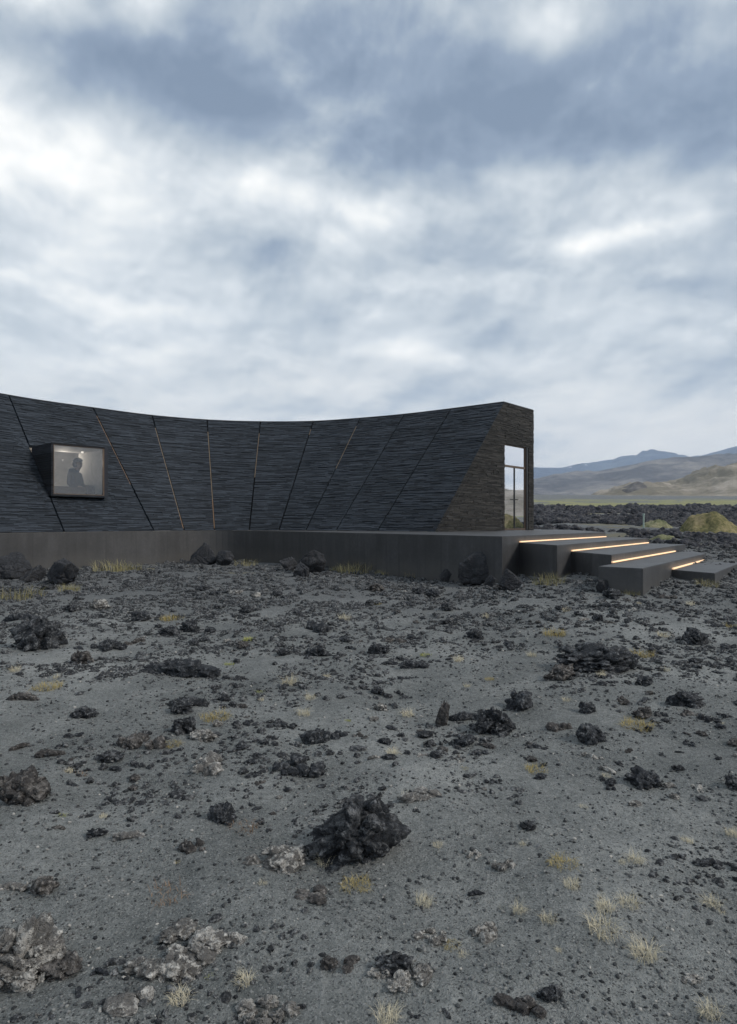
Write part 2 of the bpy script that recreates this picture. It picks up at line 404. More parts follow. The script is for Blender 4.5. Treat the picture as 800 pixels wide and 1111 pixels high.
# ------------------------------------------------------------------ ground sheet (one mesh out to the horizon)
def build_ground():
    angs = np.concatenate([np.arange(-180, -56, 4.), np.arange(-56, 56, .28), np.arange(56, 180, 4.)])
    rs = [.25]
    while rs[-1] < 4600: rs.append(rs[-1]*(1.014 if rs[-1] < 30 else 1.03))
    rs = np.array(rs); na, nr = len(angs), len(rs)
    A, RR = np.meshgrid(np.radians(angs), rs)
    X = (RR*np.sin(A)).ravel(); Y = (RR*np.cos(A)).ravel()
    V = np.stack([X, Y, Gn(X, Y)], 1)
    V = np.vstack([V, [[0, 0, 0]]])
    i = np.arange(nr-1)[:, None]*na; j = np.arange(na)[None, :]; j2 = (j+1) % na
    Fq = np.stack([i+j, i+j2, i+na+j2, i+na+j], -1).reshape(-1, 4)[:, ::-1]
    me = meshnp('ground', V, Fq)
    o = link('ground', me, M['ground'], smooth=True); tag(o, kind='structure')
build_ground()

# ------------------------------------------------------------------ hills
def hill(name, xs, ys, D, depth, base_z, mat, seed, amp, nx=260, nd=70, x0=None, x1=None, asc=.004):
    xs = np.array(xs, float); px = np.linspace(xs[0], xs[-1], nx)
    Hh = EYE+(HY-np.interp(px, xs, ys))/F*D-base_z
    kern = np.hanning(9); kern /= kern.sum()
    Hh = np.convolve(np.pad(Hh, 4, mode='edge'), kern, 'valid')
    t = np.linspace(-1, 1, nd)
    PX, T = np.meshgrid(px, t)
    shape = np.where(T < 0, ss(T+1)**.85, ss(1-T)**.8)
    DD = D+T*depth
    X = (PX-CX)/F*D*(1+T*depth/D*.6); Y = DD
    p = np.stack([X.ravel()*asc, Y.ravel()*asc, np.zeros(X.size)], 1)
    n = fbm(p, seed, 6, .55).reshape(X.shape)
    rid = (1-np.abs(fbm(p*1.7+3, seed+50, 5, .5)*2)).reshape(X.shape)
    off = 1-np.abs(T)**2
    Z = base_z-3+shape*(Hh[None, :]+3)+amp*(n*.6+(rid-.8)*.5)*shape*off*np.where(np.abs(T) < .06, .25, 1)
    V = np.stack([X.ravel(), Y.ravel(), Z.ravel()], 1)
    i = np.arange(nd-1)[:, None]*nx; j = np.arange(nx-1)[None, :]
    Fq = np.stack([i+j, i+j+1, i+nx+j+1, i+nx+j], -1).reshape(-1, 4)
    o = link(name, meshnp(name, V, Fq), mat, smooth=True); tag(o, kind='structure'); return o
def f_hill(c1, c2, c3, sc, snow=None):
    def fn(t, bs, out):
        pos = t.node('ShaderNodeNewGeometry').outputs['Position']
        a = t.noise(pos, sc, 7, .6, .3); b2 = t.noise(pos, sc*6, 6, .65)
        v = t.m('ADD', t.m('MULTIPLY', a, .6), t.m('MULTIPLY', b2, .4))
        c = t.ramp(v, [(.42, c1), (.5, c2), (.58, c3)])
        if snow:
            x, y, z = t.sep(pos)
            s_ = t.m('MULTIPLY', t.sstep(t.noise(t.vm('MULTIPLY', pos, (1, 1, 2.5)), snow*1.7, 5, .6, .4), .65, .67), t.sstep(z, 120, 190))
            c = t.mix(s_, c, (.75, .76, .78, 1))
        setp(t, bs, c, .95, t.bump(v, 1.0, .10/sc), spec=.1)
    return fn
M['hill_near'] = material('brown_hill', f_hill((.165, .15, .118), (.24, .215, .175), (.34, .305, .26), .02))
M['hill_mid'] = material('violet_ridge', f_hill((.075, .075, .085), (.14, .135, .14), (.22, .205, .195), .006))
M['hill_far'] = material('far_mountain', f_hill((.04, .065, .12), (.065, .10, .17), (.10, .14, .20), .0018, .0045))  # distance haze blue painted into the rock colour, besides the haze volume
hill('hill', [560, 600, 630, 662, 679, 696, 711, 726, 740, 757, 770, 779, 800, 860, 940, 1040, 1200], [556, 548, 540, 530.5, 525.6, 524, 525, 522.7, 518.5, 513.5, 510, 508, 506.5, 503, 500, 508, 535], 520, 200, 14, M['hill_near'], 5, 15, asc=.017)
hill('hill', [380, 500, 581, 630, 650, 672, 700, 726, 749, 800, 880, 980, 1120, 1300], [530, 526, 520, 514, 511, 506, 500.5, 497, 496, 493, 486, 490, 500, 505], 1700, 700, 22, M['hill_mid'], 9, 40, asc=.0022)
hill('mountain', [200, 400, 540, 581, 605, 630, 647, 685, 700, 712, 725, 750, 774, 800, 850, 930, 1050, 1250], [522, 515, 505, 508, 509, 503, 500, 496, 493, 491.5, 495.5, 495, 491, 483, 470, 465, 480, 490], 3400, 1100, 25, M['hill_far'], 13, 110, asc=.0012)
hr = hill('hill', [380, 480, 560, 640, 720, 800, 900, 1000], [560, 548, 533, 529, 531, 526, 535, 556], 480, 170, 2, M['hill_near'], 25, 9, asc=.012)
hr.rotation_euler = (0, 0, R(-52))     # another hill of the same chain, out of frame to the right, mirrored in the door glass
# small dark cinder cone on the flank of the brown hill
def cone(px, py, wpx, D, mat):
    c = P(px, py, D); r = wpx/F*D/2; base = c.z-.62*r
    V = []; Fc = []; n = 40
    for k in range(10):
        t = k/9; rr = r*(1.7-t*1.62)*(1-.25*t*(1-t))
        for j in range(n):
            a = 2*math.pi*j/n; q_ = 1+.13*math.sin(3*a+1)+.08*math.sin(7*a+k)
            V.append((c.x+rr*q_*math.cos(a), c.y+rr*q_*math.sin(a), base-(12 if k == 0 else 0)+(c.z-base)*t**1.15))
    for k in range(9):
        for j in range(n): Fc.append((k*n+j, k*n+(j+1) % n, (k+1)*n+(j+1) % n, (k+1)*n+j))
    Fc.append(tuple(range(9*n, 10*n)))
    o = link('hill', meshpy('hill', V, Fc), mat, smooth=True); tag(o, kind='structure')
M['cone'] = material('cinder_cone', f_hill((.09, .085, .085), (.14, .13, .125), (.20, .185, .175), .05))
cone(692, 522.5, 34, 452, M['cone'])
def mound(px, ytop, ybot, wpx, D, mat, seed):
    top = P(px, ytop, D); r = wpx/F*D/2; zb = min(P(px, ybot, D).z, g1(top.x, D))-.3; n, m_ = 72, 26
    V = []; Fc = []
    pts = []
    for k in range(m_+1):
        t = k/m_
        for j in range(n):
            a = 2*math.pi*j/n
            pts.append((top.x+r*t*math.cos(a)*(1+.1*math.sin(2*a+seed)), top.y+r*.8*t*math.sin(a), t))
    pts = np.array(pts); t = pts[:, 2]
    nz = fbm(np.stack([pts[:, 0]*2.2/r, pts[:, 1]*2.2/r, np.full(len(pts), seed)], 1), seed, 5)
    z = zb+(top.z-zb)*(np.cos(np.clip(t, 0, 1)*math.pi)*.5+.5)**.55*(1+.62*nz*t**.4)
    V = np.stack([pts[:, 0], pts[:, 1], z], 1)
    for k in range(m_):
        for j in range(n): Fc.append((k*n+j, k*n+(j+1) % n, (k+1)*n+(j+1) % n, (k+1)*n+j))
    o = link('mossy_mound', meshpy('mossy_mound', V, [f[::-1] for f in Fc]), mat, smooth=True)
    return o
M['moss'] = material('moss_mound', f_hill((.085, .085, .045), (.17, .155, .075), (.27, .225, .13), 1.6))
M['moss_pale'] = material('pale_moss', f_hill((.10, .11, .065), (.17, .175, .10), (.24, .225, .15), 1.6))
tag(mound(770, 557.5, 579, 84, 24.5, M['moss'], 3), 'large olive and yellow moss covered mound rising from the black lava field', 'mound')
tag(mound(712, 563.5, 575, 58, 28.5, M['moss_pale'], 5), 'low pale green mossy mound left of the larger olive one', 'mound')
tag(mound(720, 581.0, 588, 50, 19.6, M['moss_pale'], 8), 'flat khaki mossy hump just behind the entrance steps', 'mound')

# ------------------------------------------------------------------ the curved building
ZP = EYE-.27; ZT = EYE+4.09
seamsT = [(-13.6, 12.6), (-13.1, 16.6), (-11.6, 20.2), (-9.85, 22.4), (-8.29, 24.0), (-6.45, 25.06), (-4.4, 25.5), (-2.24, 25.4), (-.33, 24.65), (1.36, 23.75), (2.98, 22.6)]
seamsB = [(-10.4, 11.6), (-9.9, 14.6), (-8.5, 17.5), (-6.72, 19.6), (-6.06, 20.6), (-5.23, 21.3), (-4.1, 21.55), (-3.07, 21.5), (-2.12, 21.2), (-1.06, 20.6), (.29, 19.7)]
D0 = .27*F/10.0
def on_end(px):                     # point of the end wall plane, seen at photo column px
    D = D0*(1010-472)/(1010-px); return Vector(((px-CX)/F*D, D, 0))
P0 = on_end(472); P1 = on_end(547); P2 = on_end(579)
seamsT.append((P1.x, P1.y)); seamsB.append((P0.x, P0.y))
NS = len(seamsT)
def catmull(pts, u):
    i = int(min(max(math.floor(u), 0), len(pts)-2)); t = u-i
    g = lambda k: Vector(pts[min(max(k, 0), len(pts)-1)])
    p0, p1, p2, p3 = g(i-1), g(i), g(i+1), g(i+2)
    if i == 0: p0 = p1*2-p2
    if i == len(pts)-2: p3 = p2*2-p1
    return .5*((2*p1)+(-p0+p2)*t+(2*p0-5*p1+4*p2-p3)*t*t+(-p0+3*p1-3*p2+p3)*t*t*t)
def facade(u, v):
    a = catmull(seamsB, u); c = catmull(seamsT, u)
    return Vector((a.x+(c.x-a.x)*v, a.y+(c.y-a.y)*v, ZP+.003+(ZT-ZP)*v))
def facade_n(u, v):
    e = .02
    du = facade(min(u+e, NS-1), v)-facade(max(u-e, 0), v); dv = facade(u, min(v+e, 1))-facade(u, max(v-e, 0))
    n = du.cross(dv).normalized()
    if n.y > 0 and n.x < .3: n = -n
    return n
# window box frame of reference
Wd = Vector((.668, .744, 0)); Wd.normalize(); Wb = Vector((-Wd.y, Wd.x, 0))         # along the pane, and back into the building
W0 = P(58, 536, 18.1); WW = 1.50; WZ0 = W0.z; WZ1 = EYE+85*18.1/F
def in_box(p, mrg):
    r = p-W0; s_ = r.dot(Wd); d = r.dot(Wb)
    return -mrg < s_ < WW+mrg and WZ0-mrg < p.z < WZ1+mrg and -.6 < d < 3.5

bld = empty('curved_building', (-3, 24, ZP))
tag(bld, 'long low curved building clad in charred black layered timber, leaning back above a concrete plinth', 'building')
def rel(o, parent):
    o.parent = parent; o.matrix_parent_inverse = Matrix.Translation(-Vector(parent.location)); return o

def panel(i, gap=.026):
    mb = MB(); z = 0.0; Ht = ZT-ZP; ny = 0
    b0 = Vector(seamsB[i]+(0,)); b1 = Vector(seamsB[i+1]+(0,)); t0 = Vector(seamsT[i]+(0,)); t1 = Vector(seamsT[i+1]+(0,))
    while z < Ht-.02:
        h = random.choice((.022, .03, .036, .045)); z1 = min(z+h, Ht)
        vm = (z+z1)/2/Ht
        L = (facade(i+1, vm)-facade(i, vm)).length
        g = gap/L; u = g if i > 0 else 0; uend = 1-g if i < NS-2 else 1
        row = random.uniform(0, .012)
        while u < uend-1e-4:
            nearw = i in (1, 2, 3) and in_box(facade(i+min(u+.05, 1), vm), .5)
            ln = random.uniform(.10, .14) if nearw else random.uniform(.10, .60)
            u1 = min(u+ln/L, uend)
            if uend-u1 < .02: u1 = uend
            um = (u+u1)/2
            pc = facade(i+um, vm)
            if not (i in (1, 2, 3) and in_box(pc, .09)):
                n = facade_n(i+um, vm); o1 = row+random.uniform(0, .017); o2 = o1+random.uniform(-.005, .005)
                q0 = facade(i+u, z/Ht); q1 = facade(i+u1, z/Ht); r0 = facade(i+u, z1/Ht); r1 = facade(i+u1, z1/Ht)
                dz = Vector((0, 0, .002))
                mb.box8([q0+n*o1+dz, q1+n*o2+dz, q1-n*.08+dz, q0-n*.08+dz, r0+n*o1-dz, r1+n*o2-dz, r1-n*.08-dz, r0-n*.08-dz])
            u = u1
        z = z1
    return mb
part_labels = {2: 'cladding panel with the projecting window box'}
for i in range(NS-1):
    o = rel(panel(i).build('wall_panel', M['char']), bld)
    if i in part_labels: o['label'] = part_labels[i]
def sheet(name, fnp, us, vs, mat, skip=None):
    V = []; Fc = []; nv = len(vs)
    for u in us:
        for v in vs: V.append(fnp(u, v))
    for a in range(len(us)-1):
        for c in range(nv-1):
            if skip and skip(fnp((us[a]+us[a+1])/2, (vs[c]+vs[c+1])/2)): continue
            Fc.append((a*nv+c, a*nv+c+1, (a+1)*nv+c+1, (a+1)*nv+c))
    return link(name, meshpy(name, V, Fc), mat)
us = list(np.linspace(0, NS-1, (NS-1)*24+1)); vs = list(np.linspace(0, 1, 45))
rel(sheet('wall_backing', lambda u, v: facade(u, v)-facade_n(u, v)*.085, us, vs, M['seam'], lambda p: in_box(p, .05)), bld)
rel(sheet('inner_lining', lambda u, v: facade(u, v)-facade_n(u, v)*.20, us, vs, M['inner'], lambda p: in_box(p, .12)), bld)
# outer edge of the roof and the back wall
def outer(u):
    a = catmull(seamsB, u); c = catmull(seamsT, u); d = (c-a).normalized()
    e = (P2.xy-P1.xy)
    k = max(0, min(1, (u-(NS-2.2))/1.2)); dd = d*2.1
    dd = dd.lerp(Vector((e.x, e.y)), k)
    return c+dd
uo = list(np.linspace(0, NS-1, 89))
def rooff(u, v):
    c = catmull(seamsT, u); o_ = outer(u); return Vector((c.x+(o_.x-c.x)*v, c.y+(o_.y-c.y)*v, ZT+.004))
def solid_strip(name, fa, fb, zlo, zhi, mat, us_):
    V = []; Fc = []
    for u in us_:
        a = fa(u); c = fb(u); V += [(a.x, a.y, zlo), (c.x, c.y, zlo), (c.x, c.y, zhi), (a.x, a.y, zhi)]
    n = len(us_)
    for k in range(n-1):
        b0 = k*4; b1 = b0+4
        for j in range(4): Fc.append((b0+j, b0+(j+1) % 4, b1+(j+1) % 4, b1+j))
    Fc.append((0, 3, 2, 1)); e = (n-1)*4; Fc.append((e, e+1, e+2, e+3))
    me = meshpy(name, V, Fc); bm = bmesh.new(); bm.from_mesh(me); bmesh.ops.recalc_face_normals(bm, faces=bm.faces); bm.to_mesh(me); bm.free()
    return link(name, me, mat)
inT = lambda u: catmull(seamsT, u)
rel(solid_strip('roof', lambda u: inT(u)+(inT(u)-outer(u))*.008, outer, ZT+.002, ZT+.035, M['char_dark'], uo), bld)
rel(solid_strip('ceiling', lambda u: inT(u)+(outer(u)-inT(u))*.16, lambda u: outer(u)+(inT(u)-outer(u))*.06, ZT-.20, ZT-.01, M['inner'], uo[:-1]), bld)
rel(solid_strip('outer_wall', lambda u: outer(u)+(inT(u)-outer(u))*.055, outer, -.4, ZT, M['char'], uo[:-1]), bld)
rel(solid_strip('back_lining', lambda u: outer(u)+(inT(u)-outer(u))*.10, lambda u: outer(u)+(inT(u)-outer(u))*.058, ZP-.2, ZT-.21, M['inner'], uo[:-1]), bld)
rel(solid_strip('floor', lambda u: catmull(seamsB, u), lambda u: outer(u)+(inT(u)-outer(u))*.06, ZP-.3, ZP+.012, M['floor'], uo[:-1]), bld)

# end wall (vertical, trapezoid) with the door opening
Ed = (P2-P0).normalized(); Eb = Vector((-Ed.y, Ed.x, 0)); Ew = (P2-P0).length; Ein = (P1-P0).length
sD0 = (on_end(547.6)-P0).length; sD1 = (on_end(573.6)-P0).length
DZ1 = EYE+(HY-481)/F*on_end(548).y
def E(s_, z, d=0): v = P0+Ed*s_+Eb*d; return Vector((v.x, v.y, z))
mb = MB(); z = ZP+.004
while z < ZT-.01:
    h = random.choice((.024, .032, .038, .05)); z1 = min(z+h, ZT)
    sl0 = Ein*(z-ZP)/(ZT-ZP); sl1 = Ein*(z1-ZP)/(ZT-ZP)
    segs = [(None, sD0), (sD1, Ew)] if (z+z1)/2 < DZ1 else [(None, Ew)]
    for (a, bb) in segs:
        first = a is None; s_ = (sl0+sl1)/2 if first else a
        while s_ < bb-1e-3:
            s2 = min(s_+random.uniform(.12, .6), bb)
            if bb-s2 < .08: s2 = bb
            o1 = random.uniform(0, .022); dz = .003
            sa = (sl0, sl1) if first else (s_, s_); first = False
            # the slanted start follows the lean of the curved wall
            mb.box8([E(sa[0], z+dz, -o1), E(s2, z+dz, -o1), E(s2, z+dz, .12), E(sa[0]+.10, z+dz, .12), E(sa[1], z1-dz, -o1), E(s2, z1-dz, -o1), E(s2, z1-dz, .12), E(sa[1]+.10, z1-dz, .12)])
            s_ = s2
    z = z1
ew = rel(mb.build('end_wall', M['char_end']), bld); ew['label'] = 'vertical end wall of layered timber in a warm-lit tone around the glazed door'
# backing of end wall
mb = MB()
def quadbox(a, bb, c, d, t0, t1):  # list of (s,z) corners
    mb.box8([E(a[0], a[1], t0), E(bb[0], bb[1], t0), E(bb[0], bb[1], t1), E(a[0], a[1], t1), E(d[0], d[1], t0), E(c[0], c[1], t0), E(c[0], c[1], t1), E(d[0], d[1], t1)])
sl = lambda zz: Ein*(zz-ZP)/(ZT-ZP)+.16
quadbox((sl(ZP), ZP+.01), (sD0-.005, ZP+.01), (sD0-.005, DZ1), (sl(DZ1), DZ1), .125, .2)
quadbox((sl(DZ1), DZ1+.003), (Ew-.02, DZ1+.003), (Ew-.02, ZT-.02), (sl(ZT), ZT-.02), .125, .2)
quadbox((sD1+.005, ZP+.01), (Ew-.02, ZP+.01), (Ew-.02, DZ1), (sD1+.005, DZ1), .125, .2)
rel(mb.build('end_wall_lining', M['inner']), bld)
# short return of the outer wall behind the end wall corner
mb = MB(); a = P2-Ed*.1+Eb*.0; q2 = outer(NS-1-.12)
mb.prism([(P2.x, P2.y), (P2.x-Ed.x*.12, P2.y-Ed.y*.12), (q2.x-.12, q2.y-.05), (q2.x, q2.y)], -.4, ZT); rel(mb.build('outer_return', M['char_end']), bld)

# door
door = empty('door', (0, 0, 0)); rel(door, bld); 
def sub(o, par):
    o.parent = par; o.matrix_parent_inverse = (par.matrix_parent_inverse @ Matrix.Identity(4)).inverted() if False else Matrix.Identity(4); return o
# frame is the part mesh itself (world coordinates)
bpy.data.objects.remove(door)
fd = .06
smid = (sD0+sD1)/2-.02; sR = (on_end(571)-P0).length
ztr = EYE+(HY-505.5)/F*on_end(552).y
mb = MB(); X_ = Vector(Ed); Yb = Vector(Eb); Z_ = Vector((0, 0, 1))
gD = .07
mb.bar(E(sD0+.02, ZP+.01, gD), E(sD0+.02, DZ1-.004, gD), X_, Yb, .035, .07)
mb.bar(E(sR+.02, ZP+.01, gD), E(sR+.02, DZ1-.004, gD), X_, Yb, .03, .05)
mb.bar(E(sD0+.04, DZ1-.025, gD), E(sR, DZ1-.025, gD), Z_, Yb, .04, .07)
mb.bar(E(sD0+.04, ztr, gD), E(sR, ztr, gD), Z_, Yb, .07, .075)
mb.bar(E(sD0+.04, ZP+.04, gD), E(sR, ZP+.04, gD), Z_, Yb, .05, .07)
door = rel(mb.build('door', M['bronze']), bld); door['label'] = 'tall glazed double door under a transom pane, slim bronze frame'
mb = MB(); mb.bar(E((sR+.04+sD1)/2, ZP+.01, .05), E((sR+.04+sD1)/2, DZ1-.003, .05), X_, Yb, sD1-sR-.045, .09)
def subrel(o, par):
    o.parent = par; o.matrix_parent_inverse = (Matrix.Translation(-Vector(bld.location))).copy() if False else Matrix.Identity(4); return o
def child_world(o, par):            # o's mesh is in world coordinates; par is a child of bld whose mesh is too
    o.parent = par; return o
child_world(mb.build('door_reveal', M['black']), door)
sm = (sD0+.04+sR)/2
for (a, c) in ((sD0+.04, sm-.02), (sm+.02, sR)):
    mb = MB(); mb.bar(E((a+c)/2, ZP+.066, gD), E((a+c)/2, ztr-.037, gD), X_, Yb, c-a, .012)
    leaf = child_world(mb.build('glass_leaf', M['glass_door']), door)
mb = MB(); mb.bar(E((sD0+.04+sR)/2, ztr+.037, gD), E((sD0+.04+sR)/2, DZ1-.047, gD), X_, Yb, sR-sD0-.04, .012)
child_world(mb.build('transom_pane', M['glass_door']), door)
mb = MB(); mb.bar(E(sm, ZP+.066, gD), E(sm, ztr-.037, gD), X_, Yb, .038, .06); child_world(mb.build('door_mullion', M['black']), door)
zh = EYE+(HY-542)/F*on_end(560).y
for k in (-1, 1):
    mb = MB(); mb.bar(E(sm+k*.05, zh, .01), E(sm+k*.16, zh, .01), Z_, Yb, .025, .02); mb.bar(E(sm+k*.05, zh, .02), E(sm+k*.05, zh, .06), X_, Z_, .02, .02)
    child_world(mb.build('door_handle', M['black']), door)

# seam lights
def strip(i, v0, v1, mat, wd=.035):
    mb = MB()
    ks = 12
    for k in range(ks):
        a = facade(i, v0+(v1-v0)*k/ks); c = facade(i, v0+(v1-v0)*(k+1)/ks); n = facade_n(i, .5)
        du = (facade(i+.05, .5)-facade(i-.05, .5)).normalized()
        mb.bar(a-n*.014, c-n*.014, du, n, min(wd, .024) if i != 8 else .028, .02)
    return rel(mb.build('seam_light', mat), bld)
strip(3, .35, .93, M['led_faint'], .04); strip(4, .12, .88, M['led_dim'], .04); strip(5, .25, .88, M['led_dim'], .03)
strip(5, .02, .25, M['led_faint'], .03); strip(6, .45, .88, M['led_dim'], .022); strip(7, .86, .92, M['led_dim'], .04); strip(8, .52, .92, M['led_dim'], .045); strip(4, .02, .12, M['led_faint'], .035)

# window box
def Wp(s_, z_, d): v = W0+Wd*s_+Wb*d; return Vector((v.x, v.y, z_))
def wbox(mb, s0, s1, z0, z1, d0, d1):
    mb.box8([Wp(s0, z0, d0), Wp(s1, z0, d0), Wp(s1, z0, d1), Wp(s0, z0, d1), Wp(s0, z1, d0), Wp(s1, z1, d0), Wp(s1, z1, d1), Wp(s0, z1, d1)])
mb = MB(); T_ = .055
# left side in courses, like the cladding
z = WZ0-T_
while z < WZ1+T_-.01:
    h = random.choice((.05, .065, .08)); z1 = min(z+h, WZ1+T_)
    o_ = random.uniform(0, .014)
    wbox(mb, -T_-o_, 0, z+.003, z1-.003, -.02, 1.45); z = z1
wbox(mb, WW, WW+T_+.05, WZ0-T_, WZ1+T_, -.02, 1.75)
wbox(mb, .001, WW-.001, WZ1, WZ1+T_, -.018, 1.6); wbox(mb, .001, WW-.001, WZ0-T_, WZ0, -.018, .55)
wbx = rel(mb.build('window_box', M['char_dark']), bld)
mb = MB(); fw = .022
wbox(mb, 0.002, fw, WZ0+.002, WZ1-.002, -.01, .05); wbox(mb, WW-fw*1.8, WW-.002, WZ0+.002, WZ1-.002, -.01, .05)
wbox(mb, fw, WW-fw*1.8, WZ1-fw*.6, WZ1-.002, -.01, .05); wbox(mb, fw, WW-fw*1.8, WZ0+.002, WZ0+fw, -.01, .05)
child_world(mb.build('window_frame', M['bronze']), wbx)
mb = MB(); wbox(mb, WW-.03, WW-.002, WZ0+.002, WZ1-.03, .06, 1.73); wbox(mb, .002, .03, WZ0+.002, WZ1-.03, .06, 1.43); wbox(mb, .002, WW-.002, WZ1-.028, WZ1-.002, .06, 1.58)
child_world(mb.build('box_lining', M['inner']), wbx)
mb = MB(); wbox(mb, fw, WW-fw*1.8, WZ0+fw, WZ1-fw*.6, .015, .027); child_world(mb.build('window_pane', M['glass_win']), wbx)
# partition walls closing the window room, ceiling lamp
mb = MB(); lc = P(89.5, 489, 19.7); lc.z = WZ1-.03
mb.prism([(lc.x+.035*math.cos(2*math.pi*k/24), lc.y+.035*math.sin(2*math.pi*k/24)) for k in range(24)], lc.z-.05, lc.z)
rel(mb.build('ceiling_lamp', M['lamp']), bld)
ld = bpy.data.lights.new('room_backlight', 'POINT'); ld.energy = 66; ld.color = (1, .90, .80); ld.shadow_soft_size = .02
lo = bpy.data.objects.new('room_backlight', ld); COL.objects.link(lo); lo.location = Wp(1.25, WZ1-.2, 2.4)  # unseen backlight added behind the person, apart from the ceiling lamp
ld = bpy.data.lights.new('hall_light', 'POINT'); ld.energy = 60; ld.color = (1, .95, .88); ld.shadow_soft_size = .2
lo = bpy.data.objects.new('hall_light', ld); COL.objects.link(lo); lo.location = E(4.2, ZT-.7, 1.6)
# counters inside
mb = MB(); wbox(mb, .02, 1.2, WZ0-.9, WZ0+.27, .58, .70); wbox(mb, 1.22, WW-.02, WZ0-.9, WZ0+.34, .58, .72)
tag(mb.build('window_counter', M['counter'], bevel=.006), 'low brown counter seen through the square window', 'counter')
mb = MB(); mb.box8([E(3.6, ZP+.30, 1.5), E(5.6, ZP+.30, 1.5), E(5.6, ZP+.30, 2.1), E(3.6, ZP+.30, 2.1), E(3.6, ZP+.98, 1.5), E(5.6, ZP+.98, 1.5), E(5.6, ZP+.98, 2.1), E(3.6, ZP+.98, 2.1)])
mb.box8([E(3.65, ZP+.015, 1.55), E(5.55, ZP+.015, 1.55), E(5.55, ZP+.015, 2.05), E(3.65, ZP+.015, 2.05), E(3.65, ZP+.297, 1.55), E(5.55, ZP+.297, 1.55), E(5.55, ZP+.297, 2.05), E(3.65, ZP+.297, 2.05)])
tag(mb.build('reception_counter', M['white'], bevel=.006), 'pale white counter glimpsed behind the glazed entrance doors', 'counter')

# ------------------------------------------------------------------ plinth / platform
A = P(545, 582, 12.24); Bp = P(657, 577.4, 17.6)
def nb(u):
    a = catmull(seamsB, u); c = catmull(seamsT, u); d = (a-c).normalized(); return a+d*.14
poly = [nb(u) for u in np.linspace(0, 4.1, 42)]
fdv = Vector((-.577, .817)); b0 = nb(4.15); b3 = A.xy+fdv*5.0; b1 = b0+(nb(4.15)-nb(4.05)).normalized()*2.2; b2_ = A.xy+fdv*8.7
poly += [b0*(1-t)**3+3*b1*t*(1-t)**2+3*b2_*t*t*(1-t)+b3*t**3 for t in np.linspace(.04, 1, 25)]
poly += [A.xy+fdv*3.5, A.xy]
poly += [Bp.xy]
Q = P2.xy+Ed.xy*2.2; poly += [Vector((Q.x+.3, Q.y)), Vector((Q.x-1.2, Q.y+1.6))]
poly += [outer(u)+(outer(u)-inT(u)).normalized()*.3 for u in np.linspace(NS-1.3, 0, 60)]
mb = MB(); mb.prism([(p.x, p.y) for p in poly], -.6, ZP)
me = meshpy('platform', mb.V, mb.F)
bm = bmesh.new(); bm.from_mesh(me); bmesh.ops.recalc_face_normals(bm, faces=bm.faces)
es = [e for e in bm.edges if all(abs(v.co.z-ZP) < 1e-4 for v in e.verts)]
bmesh.ops.bevel(bm, geom=es, offset=.012, segments=2, affect='EDGES'); bm.to_mesh(me); bm.free()
plat = link('concrete_platform', me, M['concrete'])
tag(plat, 'dark concrete plinth carrying the black building, its corner beside the steps', 'platform')

# ------------------------------------------------------------------ steps
VPX = 911.0
def along(px0, D0_, px): return D0_*(VPX-px0)/(VPX-px)
def pt(px, D): return Vector(((px-CX)/F*D, D))
dperp = Vector((511, 680)).normalized()
steps = empty('entrance_steps', (4.6, 12, .33))
tag(steps, 'four broad staggered concrete steps with warm light strips, right of the platform', 'steps')
def rise_z(k): return EYE-(.27+.14*k)
